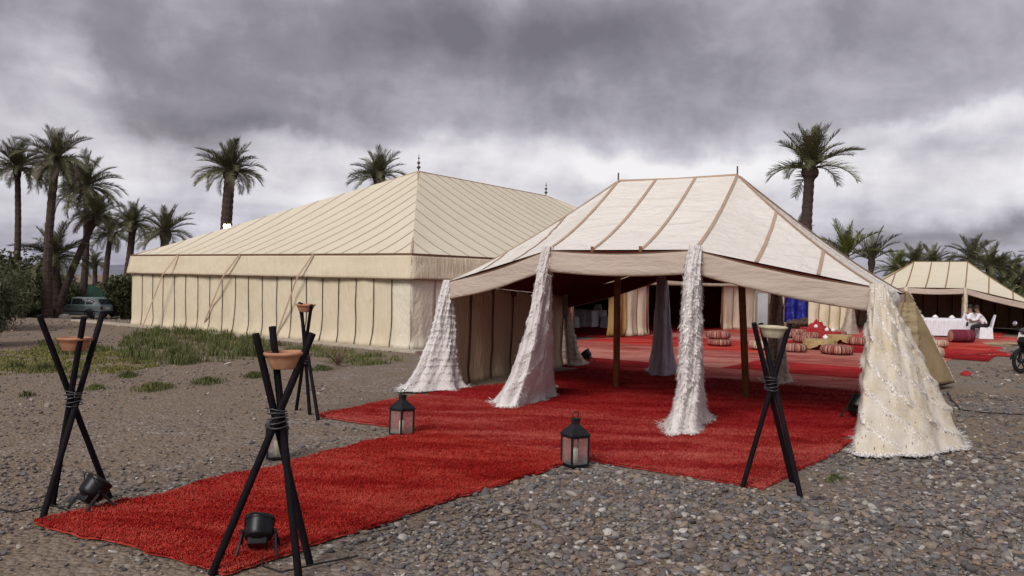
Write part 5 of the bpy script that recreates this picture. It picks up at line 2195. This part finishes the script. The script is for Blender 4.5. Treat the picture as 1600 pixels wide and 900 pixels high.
palm_px((86, 402), (88, 470), 50, 120, 'low broad young date palm under the tall clump', PG, seed=9, dead=0, tr=.22, nf=34)
palm_px((148, 412), (147, 450), 92, 50, 'small far date palm before the hills seen between the trunks', PG, seed=11, dead=3, tr=.24, nf=30, zb=-1.05)
palm_px((360, 268), (356, 400), 56, 112, 'lone palm with hanging dead fronds behind the big tent roof', None, seed=12, dead=11, tr=.36, nf=46, elmin=-5, zb=0)
palm_px((592, 276), (588, 420), 62, 100, 'palm crown showing just above the big tent roof near its finial', None, seed=13, dead=0, tr=.34, nf=34, elmin=-10, zb=0)
palm_px((1266, 264), (1263, 420), 48, 156, 'tall palm with feathery upswept crown towering behind the white tent', None, seed=14, dead=0, tr=.30, nf=34, elmin=8, elmax=88, zb=0, boss=2.0)
palm_px((1322, 402), (1327, 470), 47, 125, 'young palm with upright pale fronds beside the tall feathery palm', None, seed=15, dead=0, tr=.14, nf=15, elmin=30, zb=0, kind='y')
palm_px((1362, 408), (1360, 470), 52, 112, 'young sparse palm behind the right slope of the white tent', None, seed=16, dead=0, tr=.16, nf=13, elmin=20, zb=0)
palm_px((1248, 362), (1248, 420), 60, 60, 'small palm half hidden behind the white tent roof slope', None, seed=17, nf=22, zb=0)
RG = 'palms crowding behind the far tent'
for i, (px, py, d, w, kd, lb) in enumerate([(1402, 424, 56, 95, 'y', 'yellow green young palm at the end of the row behind the far tent'), (1432, 414, 60, 90, 'g', None), (1458, 412, 62, 90, 'g', None),
                                            (1518, 406, 62, 100, 'g', None), (1548, 420, 56, 100, 'g', None), (1566, 416, 75, 60, 'g', None), (1588, 418, 74, 62, 'g', None), (1600, 440, 58, 90, 'g', None),
                                            (1480, 430, 66, 90, 'g', None), (1575, 446, 60, 84, 'g', None), (1412, 442, 52, 80, 'g', None), (1632, 410, 62, 95, 'g', None)]):
    palm_px((px, py), (px + 2, py + 60), d, w * .85, lb or 'green date palm in the dense row behind the far tent', RG, seed=20 + i, nf=30, kind=kd, zb=0, tr=.22, dead=2 if i % 2 else 0)


# ------------------------------------------------------------------ shrubs
def leaf_blob(m_v, m_f, c, r, n, size, rnd, feather=False):
    for _ in range(n):
        d = Vector((rnd.gauss(0, 1), rnd.gauss(0, 1), rnd.gauss(0, 1))).normalized()
        q = rnd.random() ** 0.4
        p = c + Vector((d.x * r[0], d.y * r[1], d.z * r[2])) * q
        if p.z < 0.02 + c.z - r[2]:
            continue
        a = Vector((rnd.gauss(0, 1), rnd.gauss(0, 1), rnd.gauss(0, 1) + (0.9 if feather else 0))).normalized()
        b_ = a.cross(Vector((rnd.gauss(0, 1), rnd.gauss(0, 1), rnd.gauss(0, 1)))).normalized()
        l = size * rnd.uniform(0.6, 1.5)
        w = l * (0.10 if feather else 0.32)
        i = len(m_v)
        m_v += [tuple(p - a * l * .5), tuple(p + b_ * w), tuple(p + a * l * .5), tuple(p - b_ * w)]
        m_f.append((i, i + 1, i + 2, i + 3))


def shrub(base, w, h, n, size, mat, label, group=None, seed=0, feather=False, clumps=9, cat='shrub', name='shrub'):
    rnd = random.Random(seed)
    t = thing(name, base, label, cat, group)
    V, Fc = [], []
    st_ = MB()
    for k in range(clumps):
        a = rnd.uniform(0, 6.283)
        q = rnd.random() ** 0.6
        hh = h * rnd.uniform(0.42, 0.80) * (1.1 - 0.45 * q)
        c = Vector((base.x + math.cos(a) * q * w * .38, base.y + math.sin(a) * q * w * .30, base.z + hh))
        rr = (w * rnd.uniform(.16, .30), w * rnd.uniform(.15, .26), min(hh * .98, h * rnd.uniform(.24, .42)))
        leaf_blob(V, Fc, c, rr, int(n / clumps), size, rnd, feather)
        st_.tube([base + Vector((rnd.uniform(-.1, .1), rnd.uniform(-.1, .1), -.05)), lerp(base, c, .5) + Vector((rnd.uniform(-.1, .1), 0, .1)), c], [.035, .025, .01], 5)
    m = MB()
    m.v, m.f = V, Fc
    m.build('foliage', mat, t)
    st_.build('stems', 'palm_bark', t)
    return t


b = G(-48, 540)
shrub(Vector((b.x, b.y, 0)), 2.0, 2.15, 9000, 0.16, 'shrub_grey', 'feathery grey green bush at the gravel edge before the palms', seed=1, feather=True, clumps=14)
b = G(-120, 520)
shrub(Vector((b.x, b.y + 2, 0)), 4.0, 2.6, 9000, 0.18, 'shrub_grey', 'larger feathery bush behind the gravel edge bush', seed=2, feather=True, clumps=14)
SG = 'dark shrubs in the thicket round the car'
k = 0
for (px, d, w, h, mt, lb) in [(5, 44, 5.0, 3.6, 'shrub_leaf', None), (48, 52, 5.0, 3.4, 'shrub_leaf', None), (58, 50, 2.6, 1.3, 'shrub_leaf', 'low olive bush before the trunk beside the car front'),
                              (192, 55, 2.0, 1.9, 'shrub_leaf', 'round dark bush between the car tail and the big tent'), (208, 56, 3.6, 3.4, 'shrub_leaf', None), (105, 66, 7.0, 2.6, 'shrub_leaf', None),
                              (150, 70, 7.0, 2.4, 'shrub_leaf', None), (20, 60, 8.0, 4.2, 'shrub_leaf', None), (-40, 46, 6.0, 3.8, 'shrub_leaf', None), (200, 66, 6.0, 3.0, 'shrub_leaf', None), (75, 60, 5.0, 3.4, 'shrub_leaf', None)]:
    k += 1
    p = PD(px, 450, d)
    shrub(Vector((p.x, d, gz(p.x, d) - .05)), w, h, 4200, 0.24, mt, lb or 'dark green shrub in the thicket behind the palm trunks', SG, seed=40 + k, clumps=11)
RSG = 'dark bushes behind the far tent'
for (px, d, w, h) in [(1560, 52, 6, 2.6), (1600, 56, 7, 3.0), (1530, 66, 8, 3.2), (1470, 70, 9, 2.8), (1400, 68, 8, 2.6), (1640, 50, 6, 2.6)]:
    k += 1
    p = PD(px, 450, d)
    shrub(Vector((p.x, d, -.05)), w, h, 3600, 0.26, 'shrub_leaf', 'dark green bush under the palms behind the far tent', RSG, seed=40 + k, clumps=11)
b = G(1252, 514)
shrub(Vector((b.x, b.y - .3, 0)), 1.5, .55, 2600, 0.12, 'dry_straw', 'low dry straw bush at the foot of the blue hanging', seed=90, feather=True, clumps=7)
p = G(1266, 508)
shrub(Vector((p.x, p.y + .6, 0)), 0.9, 1.5, 1800, 0.12, 'shrub_leaf', 'narrow olive shrub between the blue hanging and the beige wall', seed=91, clumps=7)


# spiky dry plant skeleton on the gravel
b = G(528, 572)
t = thing('dry_plant', (b.x, b.y, 0), 'spiky dry brown plant skeleton on the gravel before the big tent', 'plant')
for k in range(46):
    a, e = random.uniform(0, 6.283), random.uniform(R(5), R(80))
    l = random.uniform(.30, .52)
    d = Vector((math.cos(a) * math.cos(e), math.sin(a) * math.cos(e), math.sin(e))) * l
    MB().tube([Vector((b.x, b.y, .02)), Vector((b.x, b.y, .02)) + d * .5 + Vector((0, 0, .02)), Vector((b.x, b.y, .02)) + d], [.009, .007, .003], 5).build('stalk', 'dry_straw', t)


# ------------------------------------------------------------------ estate car under the palms
def car():
    d = 54.0
    p = PD(122, 470, d)
    z = gz(p.x, d)
    t = thing('parked_car', (p.x, d, z), 'grey teal old hatchback estate car parked under the palms', 'car', None, R(86))
    B = lambda m, n, par=None, mat='car_paint', sm=False, bv=0: m.build(n, mat, par or t, smooth=sm, bevel=bv, world=False)
    # local: front towards +y... the nose points along -x in the picture after turning; length along y
    L2 = 2.05
    low = [(-L2, .45), (-L2 + .05, .30), (-1.65, .24), (1.6, .24), (L2 - .06, .30), (L2, .50), (L2 - .05, .72), (1.0, .90), (-1.98, .92), (-L2, .80)]
    body_ = MB().prism(low, -.80, .80)
    B(body_, 'body', None, 'car_paint', False, .05)
    # cabin with tumblehome
    cab_lo = [(1.05, .90), (-1.98, .92)]
    m = MB()
    prof = [(1.10, .885), (.42, 1.36), (.25, 1.40), (-1.45, 1.41), (-1.62, 1.37), (-1.99, .90)]
    n = len(prof)
    for s in (-1, 1):
        for (yy, zz) in prof:
            w = .775 - .17 * max(0, (zz - .9) / .5)
            m.v.append((s * w, yy, zz))
    m.f.append(tuple(range(n)))
    m.f.append(tuple(range(n, 2 * n))[::-1])
    for i in range(n - 1):
        m.f.append((i, n + i, n + i + 1, i + 1))
    B(m, 'cabin', None, 'car_paint', False, .03)

    def side_pane(s, poly, nm='window'):
        q = MB()
        for (yy, zz) in poly:
            w = .775 - .17 * max(0, (zz - .9) / .5) + .012
            q.v.append((s * w, yy, zz))
        q.f.append(tuple(range(len(poly))) if s < 0 else tuple(range(len(poly)))[::-1])
        return B(q, nm, None, 'car_glass')
    for s in (-1, 1):
        side_pane(s, [(.92, .96), (.40, 1.31), (.02, 1.32), (.02, .96)])
        side_pane(s, [(-.06, .96), (-.06, 1.32), (-.92, 1.325), (-.92, .96)])
        side_pane(s, [(-1.0, .97), (-1.0, 1.325), (-1.42, 1.31), (-1.66, .98)])
        for y0, y1 in ((-.02, .98), (-1.0, -.04)):
            dr = MB().box((s * .803 - .004, y0, .34), (s * .803 + .004, y1, .88))
            o = B(dr, 'door', None, 'car_paint')
            B(MB().box((s * .812 - .008, y0 + .06, .76), (s * .812 + .008, y0 + .22, .80)), 'handle', o, 'car_trim')
        B(MB().box((s * .808 - .008, -1.9, .47), (s * .808 + .008, 1.9, .53)), 'side_moulding', None, 'car_trim')
        B(MB().box((s * .84 - .06, .80, .90), (s * .84 + .06, .88, 1.02)), 'mirror', None, 'car_trim')
        for yy in (1.28, -1.30):
            wh = MB().lathe([(.12, -.09), (.27, -.09), (.30, -.05), (.30, .05), (.27, .09), (.18, .09)], 24, (s * .73, yy, .30), Matrix.Rotation(R(90), 4, 'Y'))
            tyre = B(wh, 'tyre', None, 'black_rubber', True)
            B(MB().lathe([(0, .085), (.16, .075), (.19, .095), (.19, -.08), (0, -.08)], 16, (s * .735, yy, .30), Matrix.Rotation(R(90 * s), 4, 'Y')), 'rim', tyre, 'chrome')
            arch = MB().tube([(s * .80, yy + math.cos(a) * .36, .30 + math.sin(a) * .36) for a in [k / 12 * math.pi for k in range(13)]], .03, 6)
            B(arch, 'wheel_arch', None, 'car_trim', True)
        B(MB().box((s * .70 - .10, -2.075, .62), (s * .70 + .10, -2.03, .86)), 'tail_lamp', None, 'tail_red', False, .01)
        B(MB().box((s * .60 - .16, 2.02, .56), (s * .60 + .16, 2.06, .70)), 'headlight', None, 'chrome', False, .01)
    rw = MB()
    for (x, yy, zz) in ((-.60, -1.955, .99), (.60, -1.955, .99), (.53, -1.70, 1.31), (-.53, -1.70, 1.31)):
        rw.v.append((x, yy - .035, zz))
    rw.f.append((0, 1, 2, 3))
    B(rw, 'rear_window', None, 'car_glass')
    ws = MB()
    for (x, yy, zz) in ((-.62, 1.0, .965), (-.54, .47, 1.335), (.54, .47, 1.335), (.62, 1.0, .965)):
        ws.v.append((x, yy + .02, zz + .015))
    ws.f.append((0, 1, 2, 3))
    B(ws, 'windscreen', None, 'car_glass')
    B(MB().box((-.82, -2.16, .30), (.82, -1.98, .54)), 'rear_bumper', None, 'car_trim', False, .03)
    B(MB().box((-.82, 1.98, .30), (.82, 2.14, .54)), 'front_bumper', None, 'car_trim', False, .03)
    B(MB().box((-.26, -2.085, .64), (.26, -2.06, .76)), 'number_plate', None, 'white_paint')
    return t


car()
# small things round the car
p = PD(100, 494, 50)
o = bpy.data.objects.new('boulder', stone_shape(21))
COL.objects.link(o)
o.data.materials[0] = MAT['rock']
o.location = (p.x, 50, gz(p.x, 50) + .12)
o.scale = (.48, .45, .75)
tag(o, 'pale boulder lying in front of the parked car', 'boulder')
p = PD(148, 462, 64)
zt = gz(p.x, 64)
wp = thing('marker_post', (p.x, 64, zt), 'slim white marker post behind the parked car', 'post')
MB().tube([(p.x, 64, zt - .05), (p.x, 64, zt + 1.95)], .055, 10).build('shaft', 'white_paint', wp, smooth=True)
MB().lathe([(.07, 0), (.07, .05), (0, .08)], 10, (p.x, 64, zt + 1.95)).build('cap', 'white_paint', wp)
p = PD(85, 480, 53)
zt = gz(p.x, 53)
sg = thing('white_sign', (p.x, 53, zt), 'small white triangular board by the trunk next to the car', 'sign')
m = MB().prism([(-.02, .45), (-.02, 1.0), (.02, 1.0), (.02, .45)], -.32, .32, Matrix.Translation((p.x, 53, zt)))
tr_ = MB()
tr_.v = [(p.x - .32, 52.98, zt + 1.05), (p.x + .32, 52.98, zt + 1.05), (p.x, 52.98, zt + .5), (p.x - .32, 53.02, zt + 1.05), (p.x + .32, 53.02, zt + 1.05), (p.x, 53.02, zt + .5)]
tr_.f = [(0, 2, 1), (3, 4, 5), (0, 1, 4, 3), (1, 2, 5, 4), (2, 0, 3, 5)]
tr_.build('board', 'white_paint', sg)
MB().tube([(p.x, 53, zt - .05), (p.x, 53, zt + .52)], .03, 8).build('stake', 'pole_wood', sg)
# green screening net behind the trunks
p0, p1 = PD(100, 450, 62), PD(178, 450, 63)
nt_ = thing('net_fence', ((p0.x + p1.x) / 2, 62, -1.05), 'dark green net screen strung behind the palm trunks', 'fence')
MB().grid(lambda u, v: Vector((lerp(p0.x, p1.x, u), 62 + .25 * math.sin(u * 9) * v, lerp(1.15 - .35 * abs(math.sin(u * 5)), -1.0, v))), 40, 8).build('net', 'green_net', nt_, smooth=True)
for k in range(4):
    x = lerp(p0.x, p1.x, k / 3)
    MB().tube([(x, 62.05, -1.05), (x, 62.05, 1.2)], .04, 8).build('post', 'metal_dark', nt_)

# lit floodlight on a post behind the big tent roof
p = PD(355, 354, 52)
fl = thing('floodlight', (p.x, 52, 0), 'lit warm floodlight on a post behind the big tent roof', 'lamp')
MB().tube([(p.x, 52.15, 0), (p.x, 52.15, p.z + .2)], .06, 10).build('post', 'metal_dark', fl)
M = Matrix.Translation((p.x, 52, p.z)) @ Matrix.Rotation(R(14), 4, 'X')
MB().box((-.26, -.02, -.18), (.26, .12, .18), M).build('housing', 'metal_dark', fl, bevel=.02)
MB().box((-.22, -.045, -.14), (.22, -.022, .14), M).build('lit_glass', 'flood_lit', fl)


# ------------------------------------------------------------------ small motorbike at the right edge
def motorbike():
    c = G(1595, 583)
    t = thing('motorbike', (c.x, c.y, 0), 'small pale grey motorbike with black wheels parked on the gravel', 'motorbike', None, R(-68))
    B = lambda m, n, par=None, mat='black_plastic', sm=False, bv=0: m.build(n, mat, par or t, smooth=sm, bevel=bv, world=False)
    # local: nose towards -y is the front wheel at the origin, bike runs along +y
    XR = Matrix.Rotation(R(90), 4, 'Y')
    for yy in (0.0, 1.22):
        ty = B(MB().tube([(0, yy + math.cos(a) * .255, .29 + math.sin(a) * .255) for a in [k / 36 * 2 * math.pi for k in range(37)]], .038, 10, False), 'tyre', None, 'black_rubber', True)
        rim = B(MB().tube([(0, yy + math.cos(a) * .205, .29 + math.sin(a) * .205) for a in [k / 36 * 2 * math.pi for k in range(37)]], .016, 8, False), 'rim', ty, 'metal_dark', True)
        for k in range(5):
            a = k * 2 * math.pi / 5 + .3
            B(MB().tube([(0, yy, .29), (0, yy + math.cos(a) * .2, .29 + math.sin(a) * .2)], [.022, .014], 6), 'spoke', ty, 'metal_dark')
        B(MB().lathe([(0, -.06), (.05, -.06), (.05, .06), (0, .06)], 14, (0, yy, .29), XR), 'hub', ty, 'metal_dark', True)
    for s in (-1, 1):
        B(MB().tube([(s * .075, 0, .29), (s * .075, .10, .58), (s * .07, .22, .88)], [.024, .027, .022], 10), 'fork', None, 'metal_dark', True)
    fd = MB().grid(lambda u, v: Vector(((u - .5) * .13, math.cos(lerp(-.2, 2.7, v) + .3) * .315, .29 + math.sin(lerp(-.2, 2.7, v) + .3) * .315 - .03 * (2 * u - 1) ** 2)), 6, 18)
    B(fd, 'front_fender', None, 'black_plastic', True)
    # leg shield and body
    shield = MB()
    pr = [(.10, .98), (.06, .78), (.16, .52), (.36, .26), (.52, .24), (.44, .50), (.32, .80), (.26, .98)]
    shield.prism(pr, -.17, .17)
    B(shield, 'fairing', None, 'white_paint', False, .04)
    nose = MB().prism([(.04, .86), (-.02, .74), (.10, .56), (.20, .62), (.22, .90)], -.12, .12)
    B(nose, 'nose_panel', None, 'black_plastic', False, .03)
    bodyp = [(.46, .26), (1.0, .34), (1.62, .62), (1.66, .74), (1.20, .74), (.72, .68), (.52, .44)]
    B(MB().prism(bodyp, -.12, .12), 'body', None, 'white_paint', False, .03)
    B(MB().prism([(.62, .69), (1.58, .76), (1.60, .83), (1.10, .86), (.70, .77)], -.13, .13), 'seat', None, 'black_rubber', False, .03)
    B(MB().box((-.10, .62, .18), (.10, 1.0, .40)), 'engine', None, 'metal_dark', False, .03)
    B(MB().tube([(.14, .8, .22), (.16, 1.2, .26), (.17, 1.55, .38)], [.025, .045, .05], 10), 'exhaust', None, 'chrome', True)
    B(MB().tube([(-.34, .32, 1.02), (-.2, .24, 1.0), (0, .22, .97), (.2, .24, 1.0), (.34, .32, 1.02)], .014, 8), 'handlebar', None, 'metal_dark', True)
    for s in (-1, 1):
        B(MB().tube([(s * .28, .29, 1.01), (s * .40, .36, 1.03)], .02, 8), 'grip', None, 'black_rubber', True)
        st2 = B(MB().tube([(s * .24, .26, 1.01), (s * .30, .20, 1.13)], .007, 6), 'mirror_stalk', None, 'metal_dark', True)
        B(MB().lathe([(0, -.012), (.05, -.012), (.062, 0), (.05, .012), (0, .014)], 16, (s * .32, .19, 1.17), Matrix.Rotation(R(75), 4, 'X')), 'mirror', st2, 'chrome', True)
    B(MB().grid(lambda u, v: Vector((math.cos(u * 6.283) * .12 * math.cos(v * 1.5), .12 - .10 * math.sin(v * 1.57), 1.0 + math.sin(u * 6.283) * .085 * math.cos(v * 1.5))), 20, 8, True), 'headlight', None, 'car_glass', True)
    B(MB().tube([(.05, .75, .22), (.26, .80, .0)], .012, 6), 'kickstand', None, 'metal_dark')
    return t


motorbike()
